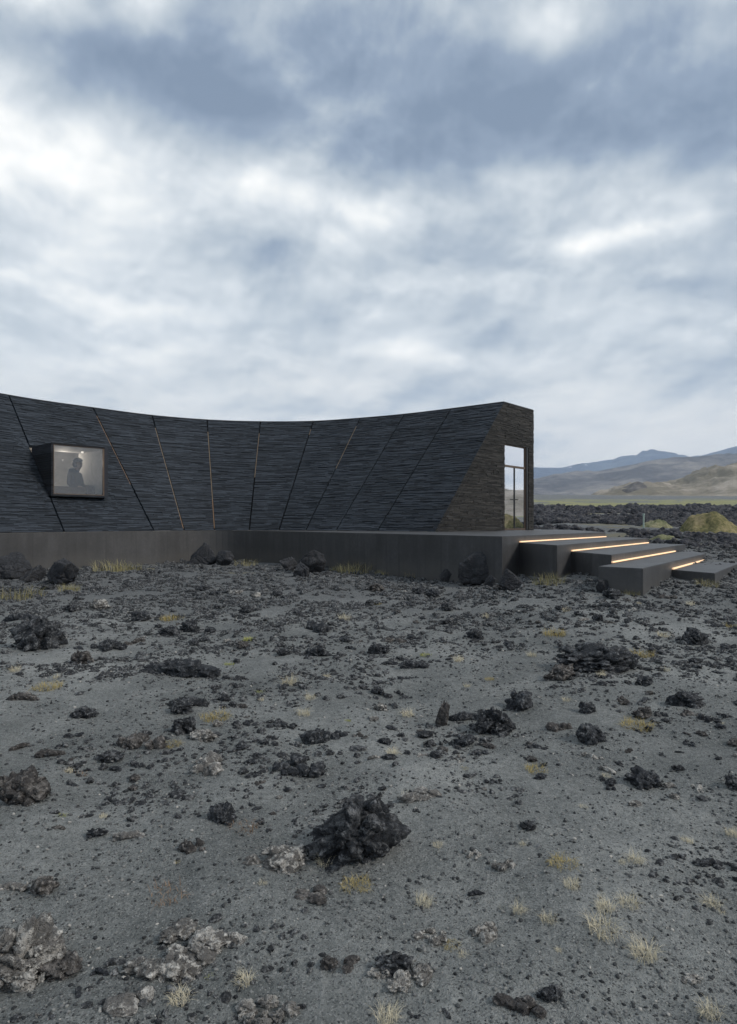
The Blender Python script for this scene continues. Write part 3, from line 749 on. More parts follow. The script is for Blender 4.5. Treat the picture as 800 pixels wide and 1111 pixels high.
# (corner px, corner D, left px, left D, right px)
SD = [(604.4, 11.33, 563.4, along(545, 12.24, 563.4), 704), (663.5, 10.70, 619.6, along(604.4, 11.33, 619.6), 744), (697.6, 9.44, 649, 9.90, 766), (775.6, 10.28, 729, along(697.6, 9.44, 729), 816)]
prev = (545, 12.24, 657)
for k, (cp, cD, lp, lD, rp) in enumerate(SD):
    FR = pt(cp, cD); BR = pt(rp, along(cp, cD, rp)); FL = pt(lp, lD)
    back = along(prev[0], prev[1], prev[2]); PB = pt(prev[2], back)         # far end of the previous riser
    zt = rise_z(k+1)
    inn = Vector((-dperp.y, dperp.x))*.35
    if k == 2:
        BLi = FL+dperp*((PB-FL).dot(dperp)); polyk = [FL, FR, BR, BLi]
        BR2 = BR
    else:
        polyk = [FL+inn, FL, FR, BR, PB+inn]
        if (BR-PB).dot(dperp) > 0: pass
    # the block runs 35 cm under its neighbour so that no gap shows
    mb = MB(); mb.prism([(p.x, p.y) for p in polyk], -.35, zt-k*.0005)
    me = meshpy('step', mb.V, mb.F); bm = bmesh.new(); bm.from_mesh(me); bmesh.ops.recalc_face_normals(bm, faces=bm.faces)
    es = [e for e in bm.edges if any(v.co.z > 0 for v in e.verts)]
    bmesh.ops.bevel(bm, geom=es, offset=.010, segments=2, affect='EDGES'); bm.to_mesh(me); bm.free()
    rel(link('step', me, M['concrete']), steps)
    # light strip at the foot of the riser above
    a = pt(max(lp, prev[0]+1) if k != 2 else prev[0], along(prev[0], prev[1], max(lp, prev[0]+1) if k != 2 else prev[0]))
    endp = min(prev[2], [657, 703, 732, 763][k]); c = pt(endp, along(prev[0], prev[1], endp))
    outw = Vector((dperp.y, -dperp.x)); a = a+outw*.016; c = c+outw*.016
    mb = MB(); mb.bar((a.x, a.y, zt+.017), (c.x, c.y, zt+.017), (outw.x, outw.y, 0), (0, 0, 1), .028, .024)
    rel(mb.build('light_strip', M['led']), steps)
    la = bpy.data.lights.new('strip_light', 'AREA'); la.shape = 'RECTANGLE'; la.size = (c-a).length; la.size_y = .10; la.energy = .9*(c-a).length/4; la.color = (1, .66, .38)
    lo = bpy.data.objects.new('strip_light', la); COL.objects.link(lo); mid = (a+c)/2+outw*.035
    zx = Vector((c.x-a.x, c.y-a.y, 0)).normalized(); zz = -Vector((-outw.x*.8, -outw.y*.8, .6)).normalized(); yy = zz.cross(zx)
    lo.matrix_world = Matrix.Translation((mid.x, mid.y, zt+.012)) @ Matrix((zx, yy, zz)).transposed().to_4x4()
    prev = (cp, cD, rp)

# ------------------------------------------------------------------ rocks
def ico(sub):
    bm = bmesh.new(); bmesh.ops.create_icosphere(bm, subdivisions=sub, radius=1.0)
    V = np.array([v.co[:] for v in bm.verts]); Fc = np.array([[v.index for v in f.verts] for f in bm.faces]); bm.free(); return V, Fc
ICO = {k: ico(k) for k in (2, 3, 4, 5, 6)}
def lump(center, size, seed, sub, rough=.28, cell=2.2, aniso=True):
    V, Fc = ICO[sub]; V = V.copy()
    r_ = np.random.default_rng(seed)
    n = V.copy()
    f1, f2 = worley(V*cell*.6+seed*3.1, seed); g1_, g2_ = worley((V+.12*np.stack([perlin(V*3+k_*9, seed+k_) for k_ in range(3)], 1))*cell*1.7+seed*1.7, seed+9)
    d = 1+rough*1.15*(.55-f1)+rough*.55*(.5-g1_)+rough*1.1*fbm(V*1.3+seed, seed+4, 4, .6)-rough*.45*np.clip(.16-(f2-f1), 0, 1)/.16
    if sub >= 4:
        e1, e2 = worley(V*cell*4.5+seed, seed+19); d = d+rough*.30*(.5-e1)-rough*.25*np.clip(.12-(e2-e1), 0, 1)/.12+rough*.22*np.abs(perlin(V*11, seed))+rough*.14*perlin(V*24, seed+2)
    # chip flat faces
    for _ in range(5):
        a = r_.normal(size=3); a /= np.linalg.norm(a); lim = r_.uniform(.62, .9)
        t = (n@a)*d; d = np.where(t > lim, d*(lim+(t-lim)*.25)/np.maximum(t, 1e-6), d)
    V = n*d[:, None]*np.array(size)+np.array(center)
    return V, Fc
def merge(parts):
    Vs, Fs, o_ = [], [], 0
    for V, Fc in parts: Vs.append(V); Fs.append(Fc+o_); o_ += len(V)
    return np.vstack(Vs), np.vstack(Fs)
def norm_rock(V):
    mn, mx = V.min(0), V.max(0); V = V-np.array([(mn[0]+mx[0])/2, (mn[1]+mx[1])/2, 0]); V = V/(mx[0]-mn[0])
    return V
def make_rock(seed, kind, sub):
    r_ = np.random.default_rng(seed); ps = []
    if kind == 'chunk':
        ps.append(lump((0, 0, .30), (.54, .46, .44), seed, sub, .62, 3.0))
        for k in range(r_.integers(12, 18)):
            a = r_.uniform(0, 6.28); e = r_.uniform(-.1, 1.3); q_ = r_.uniform(.09, .30)
            V_, F_ = lump((0, 0, 0), (q_, q_*r_.uniform(.35, 1.1), q_*r_.uniform(.5, 1.3)), seed*7+k, max(sub-1, 3), .7, 2.0); an = r_.uniform(0, 3.14); ti = r_.uniform(-.9, .9); Rm = np.array(Matrix.Rotation(an, 3, 'Z') @ Matrix.Rotation(ti, 3, 'X')); V_ = V_@Rm.T+np.array((.43*math.cos(a)*math.cos(e), .36*math.sin(a)*math.cos(e), .22+.33*math.sin(e))); ps.append((V_, F_))
    elif kind == 'slab':
        for k in range(4):
            ps.append(lump((-.6+.4*k, r_.uniform(-.1, .1), .12+.1*math.sin(k)), (.42, .32, .20+.05*r_.uniform()), seed*5+k, sub-(k > 0), .45, 2.4))
    elif kind == 'cluster':
        for k in range(r_.integers(8, 13)):
            a = r_.uniform(0, 6.28); rr = .75*math.sqrt(r_.uniform()); s_ = r_.uniform(.13, .32)
            ps.append(lump((rr*math.cos(a), .65*rr*math.sin(a), s_*.35), (s_, s_*r_.uniform(.7, 1.1), s_*r_.uniform(.55, .95)), seed*9+k, max(sub-1, 3), .5, 2.2))
    elif kind == 'shard':
        V, Fc = lump((0, 0, .9), (.42, .28, 1.2), seed, sub, .32, 1.8); V[:, 0] += .22*V[:, 2]; ps.append((V, Fc))
    elif kind == 'boulder':
        V, Fc = ICO[sub]; d = np.ones(len(V))
        V = V+.22*np.stack([perlin(V*1.6+seed+k_*5, seed+k_) for k_ in range(3)], 1)
        for _ in range(13):
            a = r_.normal(size=3); a /= np.linalg.norm(a); lim = r_.uniform(.42, .80); t = V@a*d
            d = np.where(t > lim, d*lim/np.maximum(t, 1e-6), d)
        cr1, cr2 = worley(V*1.5+seed, seed+3); d = d*(1-.16*np.clip(.10-(cr2-cr1), 0, 1)/.10+.10*fbm(V*2.2+seed, seed, 5, .6)+.03*perlin(V*14, seed))
        ps.append((V*d[:, None]*np.array((1, .8, .75))+np.array((0, 0, .45)), Fc))
    V, Fc = merge(ps)
    return norm_rock(V), Fc
PROTO = {}
def proto(kind, var, sub, matn):
    key = (kind, var, sub, matn)
    if key not in PROTO:
        V, Fc = make_rock(101+var*17+len(kind)*3, kind, sub)
        me = meshnp('rock', V, Fc); me.materials.append(M[matn])
        if kind == 'boulder': pass
        top = V[:, 2].max(); PROTO[key] = (me, top)
    return PROTO[key]
def place_rock(name, px, py, wpx, hpx, kind, var, matn, sub, label, cat, rot=None, group=None, xyz=None, sink=.12):
    me, top = proto(kind, var, sub, matn)
    if xyz is None: X, Y, Z = ground_at(px, py)
    else: X, Y, Z = xyz
    s_ = wpx/F*Y; h_ = max(hpx/F*Y-.34*s_*(EYE-Z)/Y, .16*s_, .45*hpx/F*Y)*(1+sink)
    Y2 = Y+s_*.24
    o = bpy.data.objects.new(name, me); COL.objects.link(o)
    o.location = (X*Y2/Y, Y2, g1(X*Y2/Y, Y2)-h_*sink)
    o.scale = (s_, s_*.9, min(h_/top, s_*1.25)); o.rotation_euler = (0, 0, rot if rot is not None else 0)
    tag(o, label, cat, group); return o
big = [ # px, base py, width, height, kind, variant, material, subdivision, label
 (388, 936, 122, 88, 'chunk', 0, 'lava', 5, 'largest and tallest jagged black lava rock standing alone in the foreground centre'),
 (300, 943, 76, 34, 'cluster', 1, 'crust', 5, 'pale crusted lava rock just left of the tallest black one'),
 (240, 895, 40, 38, 'chunk', 2, 'lava', 4, 'dark upright lump of lava with a pale crest, left of centre'),
 (28, 872, 58, 42, 'chunk', 3, 'lava_brown', 4, 'brownish black lava heap at the left edge halfway down the gravel'),
 (18, 1076, 112, 90, 'chunk', 4, 'crust', 5, 'big pale grey clinker heap cut by the bottom left edge'),
 (66, 1062, 46, 34, 'chunk', 5, 'lava_brown', 4, 'dark lump attached to the right of the big pale clinker heap'),
 (204, 1054, 130, 46, 'cluster', 6, 'crust', 5, 'broad flat sprawl of pale knobbly crust in the lower left'),
 (132, 1100, 38, 22, 'boulder', 7, 'crust', 4, 'smooth rounded pale stone near the bottom edge'),
 (157, 1085, 20, 16, 'boulder', 8, 'crust', 4, 'small rounded pale stone behind the smooth one at the bottom edge'),
 (290, 1118, 76, 34, 'cluster', 9, 'crust', 5, 'crusted pale rock touching the bottom edge left of centre'),
 (36, 707, 66, 42, 'chunk', 10, 'lava', 4, 'blocky near-black rock below the wall at far left'),
 (26, 674, 48, 22, 'slab', 11, 'lava', 4, 'low black slab behind the blocky rock at far left'),
 (198, 737, 90, 26, 'slab', 12, 'lava', 5, 'long arched black slab left of centre in the middle distance'),
 (645, 728, 92, 36, 'chunk', 13, 'lava', 5, 'wide black hump of lava right of centre with a ragged arm'),
 (606, 738, 36, 20, 'chunk', 14, 'lava_brown', 4, 'squat rock tucked against the left of the wide black hump'),
 (681, 727, 28, 20, 'shard', 15, 'lava', 4, 'slanting fragment at the right end of the wide black hump'),
 (563, 772, 36, 34, 'chunk', 16, 'lava', 4, 'upright black rock behind the pair right of centre'),
 (538, 797, 54, 38, 'chunk', 17, 'lava', 5, 'glossy black faceted rock right of centre in front of the upright one'),
 (480, 788, 16, 30, 'shard', 18, 'lava_brown', 4, 'thin shard of lava standing on edge left of the faceted rock'),
 (505, 784, 40, 16, 'slab', 19, 'lava', 4, 'low rubble slab between the standing shard and the faceted rock'),
 (641, 807, 34, 26, 'chunk', 20, 'lava', 4, 'rough dark rock with tall ribs right of the faceted pair'),
 (607, 793, 30, 18, 'cluster', 21, 'lava_brown', 4, 'crumbly low rock just left of the ribbed dark one'),
 (637, 774, 20, 17, 'chunk', 22, 'lava', 4, 'small knobby black rock behind the ribbed dark one'),
 (746, 768, 42, 20, 'chunk', 23, 'lava', 4, 'spiky dark rock spreading near the right edge in the middle distance'),
 (756, 700, 32, 20, 'chunk', 24, 'lava', 4, 'dark ragged rock below the lowest step'),
 (795, 705, 26, 16, 'slab', 25, 'lava', 4, 'black slab cut by the right edge below the steps'),
 (205, 768, 48, 22, 'slab', 26, 'lava', 4, 'layered dark rock under the long arched slab'),
 (198, 774, 26, 16, 'chunk', 27, 'lava', 4, 'round black lump in front of the layered dark rock'),
 (306, 790, 34, 18, 'cluster', 28, 'lava', 4, 'ragged dark rock left of the straw tuft at centre'),
 (352, 806, 54, 28, 'cluster', 29, 'lava', 4, 'spread of black clinker right of the straw tuft at centre'),
 (156, 812, 56, 24, 'cluster', 30, 'lava_brown', 4, 'crumbled grey-brown clinker left of the yellow tuft'),
 (200, 797, 30, 20, 'chunk', 31, 'lava', 4, 'black lump behind the yellow tuft left of centre'),
 (121, 827, 28, 14, 'chunk', 32, 'lava', 4, 'low dark rock left of the grey-brown clinker'),
 (325, 842, 60, 22, 'cluster', 33, 'lava', 4, 'flat black clinker patch above the tallest foreground rock'),
 (228, 836, 38, 22, 'cluster', 34, 'crust', 4, 'pale knobbly rock above the dark upright lump'),
 (369, 1058, 46, 32, 'cluster', 35, 'lava_brown', 5, 'knobbly grey rock left of the dark pyramid in the near foreground'),
 (428, 1060, 44, 30, 'chunk', 36, 'lava', 4, 'dark pyramid shaped rock in the near foreground centre'),
 (434, 1079, 76, 18, 'cluster', 37, 'crust', 5, 'flat pale crust in front of the dark pyramid rock'),
 (46, 972, 30, 22, 'chunk', 38, 'lava_brown', 4, 'dark lump at the end of the thin crust at left edge'),
 (14, 970, 40, 9, 'slab', 39, 'crust', 4, 'thin pale crust at the left edge'),
 (141, 913, 40, 13, 'slab', 40, 'crust', 4, 'elongated pale-topped rock in the left foreground'),
 (105, 910, 24, 13, 'chunk', 41, 'lava', 4, 'dark pebble-like rock left of the elongated pale-topped one'),
 (209, 925, 34, 22, 'cluster', 42, 'lava_brown', 4, 'loose brown-grey rock below the dark upright lump'),
 (698, 855, 38, 24, 'chunk', 43, 'lava', 4, 'dark gabled rock in the right foreground'),
 (768, 943, 34, 16, 'slab', 44, 'lava', 4, 'black flat rock like a little cave in the right foreground'),
 (455, 868, 50, 16, 'cluster', 45, 'crust', 4, 'pale crumbs of lava with straw right of the tallest rock'),
 (573, 901, 20, 11, 'chunk', 46, 'lava', 4, 'small dark rock right of centre in the foreground'),
 (546, 945, 28, 13, 'cluster', 47, 'crust', 4, 'small pale crumbly rock right of centre'),
 (514, 932, 18, 9, 'cluster', 48, 'crust', 4, 'tiny pale rock between two dark ones right of centre'),
 (517, 973, 20, 11, 'slab', 49, 'lava', 4, 'small black slab right of the tallest rock'),
 (466, 1024, 40, 18, 'cluster', 50, 'crust', 4, 'pale lumpy rock left of the tiny yellow sprig'),
 (526, 1020, 34, 24, 'cluster', 51, 'crust', 4, 'pale hooked rock right of the tiny yellow sprig'),
 (597, 1087, 32, 20, 'chunk', 52, 'lava', 4, 'black rock near the bottom edge right of centre'),
 (563, 1104, 56, 18, 'cluster', 53, 'lava_brown', 4, 'flat brownish crumble at the bottom edge beside the black rock'),
 (337, 977, 38, 15, 'cluster', 54, 'lava_brown', 4, 'brown crumbly rock below the pale crusted one'),
 (750, 1068, 26, 11, 'cluster', 55, 'crust', 4, 'white-grey crumbs of lava in the lower right corner'),
 (796, 856, 18, 16, 'chunk', 56, 'lava', 4, 'dark rock cut by the right edge in the foreground'),
 (118, 706, 40, 20, 'cluster', 57, 'lava', 4, 'ragged dark clinker right of the blocky rock at far left'),
 (345, 712, 32, 17, 'chunk', 58, 'lava', 4, 'dark rock in the middle distance left of centre line'),
 (93, 779, 28, 15, 'chunk', 59, 'lava', 4, 'brown-black rock left of the long arched slab'),
 (55, 822, 34, 13, 'slab', 60, 'lava_brown', 4, 'brown slab above the heap at the left edge'),
 (700, 744, 22, 12, 'chunk', 61, 'lava', 4, 'small black rock in front of the wide black hump'),
 (515, 694, 20, 13, 'chunk', 62, 'lava', 4, 'small dark rock in the middle distance below the platform corner'),
 (450, 727, 34, 13, 'slab', 63, 'lava', 4, 'low dark slab in the middle distance at centre'),
 (482, 860, 0, 0, None, 0, None, 4, None),
 (345, 686, 30, 14, 'cluster', 64, 'lava', 4, 'dark clinker near the wall, below the heap of broken rock'),
 (25, 762, 36, 14, 'slab', 65, 'lava_brown', 4, 'brown-grey slab at the left edge between the blocky rock and the heap'),
]
for (px, py, wd, ht, kd, va, mn, sb, lb) in big:
    if kd is None: continue
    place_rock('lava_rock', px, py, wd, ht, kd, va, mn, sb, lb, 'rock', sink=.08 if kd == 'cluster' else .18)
# boulders set along the foot of the plinth
for (px, py, wd, ht, va, rot, lb) in [
  (17, 628, 44, 28, 14, 1.3, 'grey boulder at the left end of the plinth foot'),
  (38, 632, 26, 18, 1, 1.1, 'small grey boulder beside the leftmost one at the plinth foot'),
  (69, 636, 44, 32, 2, 2.2, 'wedge shaped grey boulder below the window box'),
  (220, 613, 32, 26, 3, .5, 'pointed grey boulder at the plinth foot left of centre'),
  (244, 614, 22, 16, 4, 1.9, 'rounder grey boulder leaning on the pointed one'),
  (314, 620, 26, 16, 5, .9, 'low dark boulder at the left of the broken heap by the wall'),
  (340, 623, 34, 30, 6, 2.8, 'tall split boulder in the broken heap by the wall'),
  (328, 626, 24, 15, 12, 2.0, 'small boulder in front of the broken heap by the wall'),
  (488, 631, 26, 17, 7, 1.2, 'small boulder left of the big one by the platform corner'),
  (516, 635, 40, 34, 8, .2, 'big flat-topped grey boulder by the platform corner'),
  (532, 638, 22, 14, 13, 1.4, 'small boulder wedged between the two larger ones by the platform corner'),
  (555, 641, 30, 22, 9, 2.5, 'boulder standing in front of the first step'),
  (656, 643, 22, 17, 10, .8, 'dark boulder against the foot of the third step')]:
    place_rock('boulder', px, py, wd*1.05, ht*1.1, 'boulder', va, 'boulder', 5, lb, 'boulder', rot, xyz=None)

# medium loose rocks, each a thing of its own, shared meshes
def free_of(px, py): return all(abs(px-b_[0]) > b_[2]*.55+4 or abs(py-b_[3 if False else 1]+b_[3]/2) > b_[3]*.7+5 for b_ in big if b_[4])
SMALL = []
cnt = 0; kinds = [('chunk', 2), ('chunk', 3), ('cluster', 9), ('cluster', 4), ('slab', 11), ('chunk', 16), ('cluster', 28), ('chunk', 22)]
occ = []
tries = 0
while cnt < 222 and tries < 9000:
    tries += 1
    py = 640+ (1108-640)*random.random()**1.55; px = random.uniform(-12, 812)
    X, Y, Z = ground_at(px, py)
    m_ = float(fbm(np.array([[X*.7, Y*.7, 4.]]), 77, 3)[0])
    if m_ < random.uniform(-.12, .32) or not free_of(px, py): continue
    if py < 648 and px > 560: continue
    wd = random.uniform(9, 24)*(.8+.4*(py-640)/470)*(1 if random.random() < .8 else 1.5)
    if any(abs(px-a)+1.5*abs(py-c) < (wd+e)*.45 for a, c, e in occ): continue
    occ.append((px, py, wd))
    kd, va = random.choice(kinds)
    if py > 880 and random.random() < .55: wd *= .6
    mt = random.choices(['lava', 'lava_brown', 'crust'], [.66, .24, .10 if py < 850 else .3])[0]
    word = {'lava': 'small loose black lava rock lying on the dark gravel', 'lava_brown': 'small loose brown-grey lava rock lying on the dark gravel', 'crust': 'small loose pale crusted lava rock lying on the dark gravel'}[mt]
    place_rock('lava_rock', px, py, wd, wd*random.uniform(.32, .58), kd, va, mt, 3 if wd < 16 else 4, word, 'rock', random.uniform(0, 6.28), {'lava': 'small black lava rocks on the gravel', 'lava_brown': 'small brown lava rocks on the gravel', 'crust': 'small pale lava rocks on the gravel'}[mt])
    SMALL.append((COL.objects[-1], px, py, {'lava': 'black lava rock', 'lava_brown': 'brown-grey lava rock', 'crust': 'pale crusted lava rock'}[mt], 'small ' if wd < 15 else 'mid-sized '))
    cnt += 1

# fine rubble and clods: nobody could count it
def scatter_mesh(name, pts, sizes, mat, protos, flat=(.4, .8), tilt=.3):
    Vs = []; Fs = []; o_ = 0
    for (x, y, z_), s_ in zip(pts, sizes):
        V, Fc = protos[random.randrange(len(protos))]
        a = random.uniform(0, 6.28); ca, sa = math.cos(a), math.sin(a)
        sc_ = np.array([s_*random.uniform(.7, 1.3), s_*random.uniform(.7, 1.2), s_*random.uniform(*flat)])
        v = V*sc_; v = np.stack([v[:, 0]*ca-v[:, 1]*sa, v[:, 0]*sa+v[:, 1]*ca, v[:, 2]+v[:, 0]*random.uniform(-tilt, tilt)], 1)
        Vs.append(v+np.array([x, y, z_])); Fs.append(Fc+o_); o_ += len(V)
    return link(name, meshnp(name, np.vstack(Vs), np.vstack(Fs)), mat)
sm = []
for k in range(10):
    V, Fc = lump((0, 0, .15), (.55, .45, .45), 300+k, 3 if k < 4 else 2, .55, 1.7); sm.append((V, Fc))
pts = []; sz = []
N = 26000
uu = rng.random((N*3, 4))
Ys = 1.4*np.exp(uu[:, 0]**.72*math.log(21.5/1.4)); Xs = (uu[:, 1]*2-1)*.68*Ys
msk = fbm(np.stack([Xs*.8, Ys*.8, np.full(len(Xs), 9.)], 1), 55, 4)
keep = msk > (uu[:, 2]*.45-.22)+np.clip(.30-(Ys-1.5)/9*.42, -.12, .30)
Xs, Ys, q4 = Xs[keep][:N], Ys[keep][:N], uu[keep][:N, 3]
Zs = Gn(Xs, Ys)
ssz = (.006+.0058*Ys)*(.45+1.7*q4**3)
ok = Ys > 0
pts = list(zip(Xs[ok], Ys[ok], Zs[ok]-ssz[ok]*.1)); sz = ssz[ok]
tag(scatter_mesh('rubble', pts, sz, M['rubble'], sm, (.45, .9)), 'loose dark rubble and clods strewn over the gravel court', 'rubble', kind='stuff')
# loose gravel grains near the camera
V1 = np.array([v.co[:] for v in (lambda b: (bmesh.ops.create_icosphere(b, subdivisions=1, radius=.5), b)[1])(bmesh.new()).verts])
_b = bmesh.new(); bmesh.ops.create_icosphere(_b, subdivisions=1, radius=.5); F1_ = np.array([[v.index for v in f.verts] for f in _b.faces]); _b.free()
gp = [(V1*(1+.35*rng.normal(size=(len(V1), 1))*.6), F1_) for _ in range(8)]
uu = rng.random((46000, 4)); Ys = .95*np.exp(uu[:, 0]**.8*math.log(9/.95)); Xs = (uu[:, 1]*2-1)*.66*Ys
gm = fbm(np.stack([Xs*1.6, Ys*1.6, np.full(len(Xs), 1.)], 1), 91, 3); kp = gm > uu[:, 2]*.6-.42
Xs, Ys, q4 = Xs[kp], Ys[kp], uu[kp, 3]; Zs = Gn(Xs, Ys); ssz = (.0035+.0016*Ys)*(.5+1.8*q4**3)
def f_grain(t, bs, out):
    g = t.node('ShaderNodeNewGeometry').outputs['Random Per Island']
    c = t.ramp(g, [(0, (.02, .022, .025)), (.45, (.07, .075, .078)), (.75, (.13, .135, .138)), (.93, (.20, .205, .20)), (1, (.36, .35, .33))])
    setp(t, bs, c, .9, spec=.2)
tag(scatter_mesh('gravel', list(zip(Xs, Ys, Zs+ssz*.1)), ssz, material('gravel_grains', f_grain), gp, (.5, .9)), 'fine grey and pale gravel grains covering the foreground', 'gravel', kind='stuff')
# black lava field beyond the steps
pts = []; sz = []
N = 9000
uu = rng.random((N*2, 3))
Ys = 13*np.exp(uu[:, 0]**.8*math.log(95/13)); Xs = Ys*(.16+uu[:, 1]*.62)
msk = fbm(np.stack([Xs*.16, Ys*.10, np.full(len(Xs), 2.)], 1), 65, 4)
keep = (msk+.28 > uu[:, 2]*.35)
# keep clear of platform and steps
inside = (Xs-Ys*.37 < 1.0) & (Ys < 24) & (Ys > 11)
inside |= (Ys < 15.6) & (Xs < 9.0-(Ys-13)*-.2)
for (mx, my, mr) in ((13.2, 24.3, 1.75), (13.0, 28.4, 1.35), (9.2, 19.5, .9)):
    inside |= (Xs-mx)**2+((Ys-my)*1.1)**2 < mr*mr
keep &= ~inside
Xs, Ys = Xs[keep][:N], Ys[keep][:N]; Zs = Gn(Xs, Ys); q4 = rng.random(len(Xs))
ssz = (.11+.0095*Ys)*(.5+1.3*q4**2)
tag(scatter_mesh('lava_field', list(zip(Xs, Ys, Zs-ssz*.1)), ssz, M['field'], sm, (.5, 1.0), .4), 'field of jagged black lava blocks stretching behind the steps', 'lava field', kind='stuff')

# ------------------------------------------------------------------ grass tufts
def tuft_mesh(seed, n, h, spread, lean, wd, curl=.5):
    r_ = random.Random(seed); V = []; Fc = []
    for k in range(n):
        a = r_.uniform(0, 6.28); rr = spread*math.sqrt(r_.random())*.6; bx, by = rr*math.cos(a), rr*math.sin(a)
        a2 = a+r_.gauss(0, 1.0) if k % 3 else r_.gauss(seed*1.3, .7); ln = h*r_.uniform(.45, 1.1); le = lean*r_.uniform(.2, 1.2); seg = 4
        px_, py_ = -math.sin(a2)*wd/2, math.cos(a2)*wd/2; i0 = len(V)
        for s_ in range(seg+1):
            t = s_/seg; th = le*(t**1.5)*curl+le*.5*t
            x = bx+math.cos(a2)*ln*math.sin(th)*t; y = by+math.sin(a2)*ln*math.sin(th)*t; z_ = ln*t*math.cos(min(th, 1.5)); wv = (1-t)**.7*1.0
            V += [(x-px_*wv, y-py_*wv, z_), (x+px_*wv, y+py_*wv, z_)]
        for s_ in range(seg): j = i0+2*s_; Fc.append((j, j+1, j+3, j+2))
    return meshpy('grass_tuft', V, Fc)
TM = {}
def tuft(px, py, wpx, kind, lb, group=None, hf=1.0):
    key = (kind, random.randrange(3))
    if key not in TM:
        spec = {'straw': (120, .95, .95, 1.25, .020), 'yellow': (170, .5, 1.25, 1.35, .024), 'lime': (110, .32, .9, 1.4, .04), 'rust': (60, .45, 1.1, 1.5, .022), 'wallgrass': (130, .9, 1.3, .55, .020)}[kind]
        me = tuft_mesh(hash(key[1])+len(kind)*31, *spec); me.materials.append(M[kind]); TM[key] = me
    X, Y, Z = ground_at(px, py); o = bpy.data.objects.new('grass_tuft', TM[key]); COL.objects.link(o)
    s_ = wpx/F*Y*.62; o.location = (X, Y, Z-.004); o.scale = (s_, s_, s_*hf*random.uniform(.85, 1.1)); o.rotation_euler = (0, 0, random.uniform(0, 6.28))
    tag(o, lb, 'grass tuft', group); return o
tl = [(187, 672, 28, 'yellow', 'rusty yellow tuft in the middle distance above the long arched slab'), (270, 694, 22, 'lime', 'yellow-green tuft with one tall blade left of centre, middle distance'), (249, 721, 16, 'lime', 'flat lime green sprig right of the long arched slab'),
 (52, 746, 34, 'yellow', 'yellow tuft below the blocky rock at far left'), (314, 742, 24, 'straw', 'pale straw tuft left of centre with yellow base'), (234, 779, 34, 'yellow', 'wide yellow tuft right of the round black lump'),
 (187, 808, 22, 'yellow', 'bright yellow tuft in front of the black lump left of centre'), (281, 751, 16, 'lime', 'small lime sprig below the pale straw tuft'), (337, 758, 16, 'straw', 'small pale tuft above the spread of black clinker'),
 (330, 776, 20, 'straw', 'tall thin straw tuft between two dark clinkers at centre'), (377, 782, 12, 'lime', 'small lime sprig right of the spread of black clinker'), (88, 841, 18, 'rust', 'rust coloured sprig above the brown heap at left'),
 (17, 728, 16, 'straw', 'straw tuft at the left edge below the blocky rock'), (374, 673, 18, 'straw', 'straw tuft near centre in the middle distance'), (462, 711, 20, 'lime', 'lime tuft above the low dark slab at centre'),
 (602, 689, 28, 'yellow', 'straw yellow tuft above the wide black hump'), (697, 711, 28, 'yellow', 'yellow tuft right of the wide black hump'), (691, 789, 38, 'yellow', 'widest bright yellow tuft, right of the ribbed dark rock'),
 (498, 717, 16, 'straw', 'straw sprig right of the low dark slab'), (577, 712, 14, 'straw', 'straw sprig left of the wide black hump'), (426, 818, 18, 'straw', 'golden tuft above and right of the tallest rock'),
 (443, 777, 20, 'straw', 'bleached tuft left of the standing shard'), (583, 836, 26, 'yellow', 'olive yellow tuft right of centre'), (794, 680, 20, 'yellow', 'yellow tuft at the right edge below the steps'),
 (653, 734, 14, 'straw', 'straw blades in front of the wide black hump'), (720, 691, 18, 'straw', 'straw tuft above the yellow one near the right'),
 (66, 885, 18, 'lime', 'lime green sprig in the left foreground'), (355, 937, 26, 'straw', 'straw tuft at the left foot of the tallest rock'), (386, 962, 34, 'yellow', 'yellow tuft below the tallest rock'),
 (264, 898, 40, 'rust', 'brown twiggy tuft right of the dark upright lump'), (182, 972, 52, 'rust', 'wide ring of reddish brown twigs in the left foreground'), (229, 1060, 16, 'lime', 'lime sprig in front of the flat pale sprawl'),
 (266, 1066, 26, 'straw', 'straw blades right of the lime sprig'), (196, 1085, 30, 'straw', 'straw tuft right of the smooth rounded stone'), (46, 1050, 22, 'straw', 'straw blades in the big clinker heap at lower left'),
 (689, 934, 24, 'straw', 'straw tuft in the right foreground, upper of the group'), (612, 937, 34, 'yellow', 'yellow tuft in the right foreground beside a pale crumb'), (773, 982, 26, 'straw', 'bushy straw tuft near the right edge in the foreground'),
 (683, 982, 28, 'straw', 'densest straw tuft in the right foreground group'), (658, 987, 28, 'straw', 'loose straw tuft left of the densest one'), (460, 980, 24, 'straw', 'spiky straw tuft right of and below the tallest rock'),
 (655, 1011, 42, 'straw', 'wide thin straw tuft below the densest one'), (700, 1038, 38, 'straw', 'low straw tuft at the bottom of the right foreground group'), (595, 999, 22, 'straw', 'small straw tuft left of the right foreground group'),
 (563, 988, 20, 'straw', 'small straw tuft near centre right foreground'), (491, 1026, 20, 'yellow', 'tiny yellow sprig between two pale rocks'), (771, 1101, 30, 'straw', 'pale tuft in the lower right corner'),
 (420, 1106, 34, 'straw', 'pale tuft at the bottom edge near centre'), (620, 961, 22, 'straw', 'thin straw tuft below the yellow one at right'), (744, 912, 12, 'straw', 'thin upright blades in the right foreground'),
 (795, 906, 20, 'straw', 'pale tuft cut by the right edge'), (475, 918, 14, 'straw', 'small straw tuft right of the tallest rock'), (440, 865, 16, 'straw', 'straw tuft on the pale crumbs of lava'), (503, 1037, 14, 'straw', 'small straw tuft below the tiny yellow sprig')]
for (px, py, wd, kd, lb) in tl: tuft(px, py, wd, kd, lb)
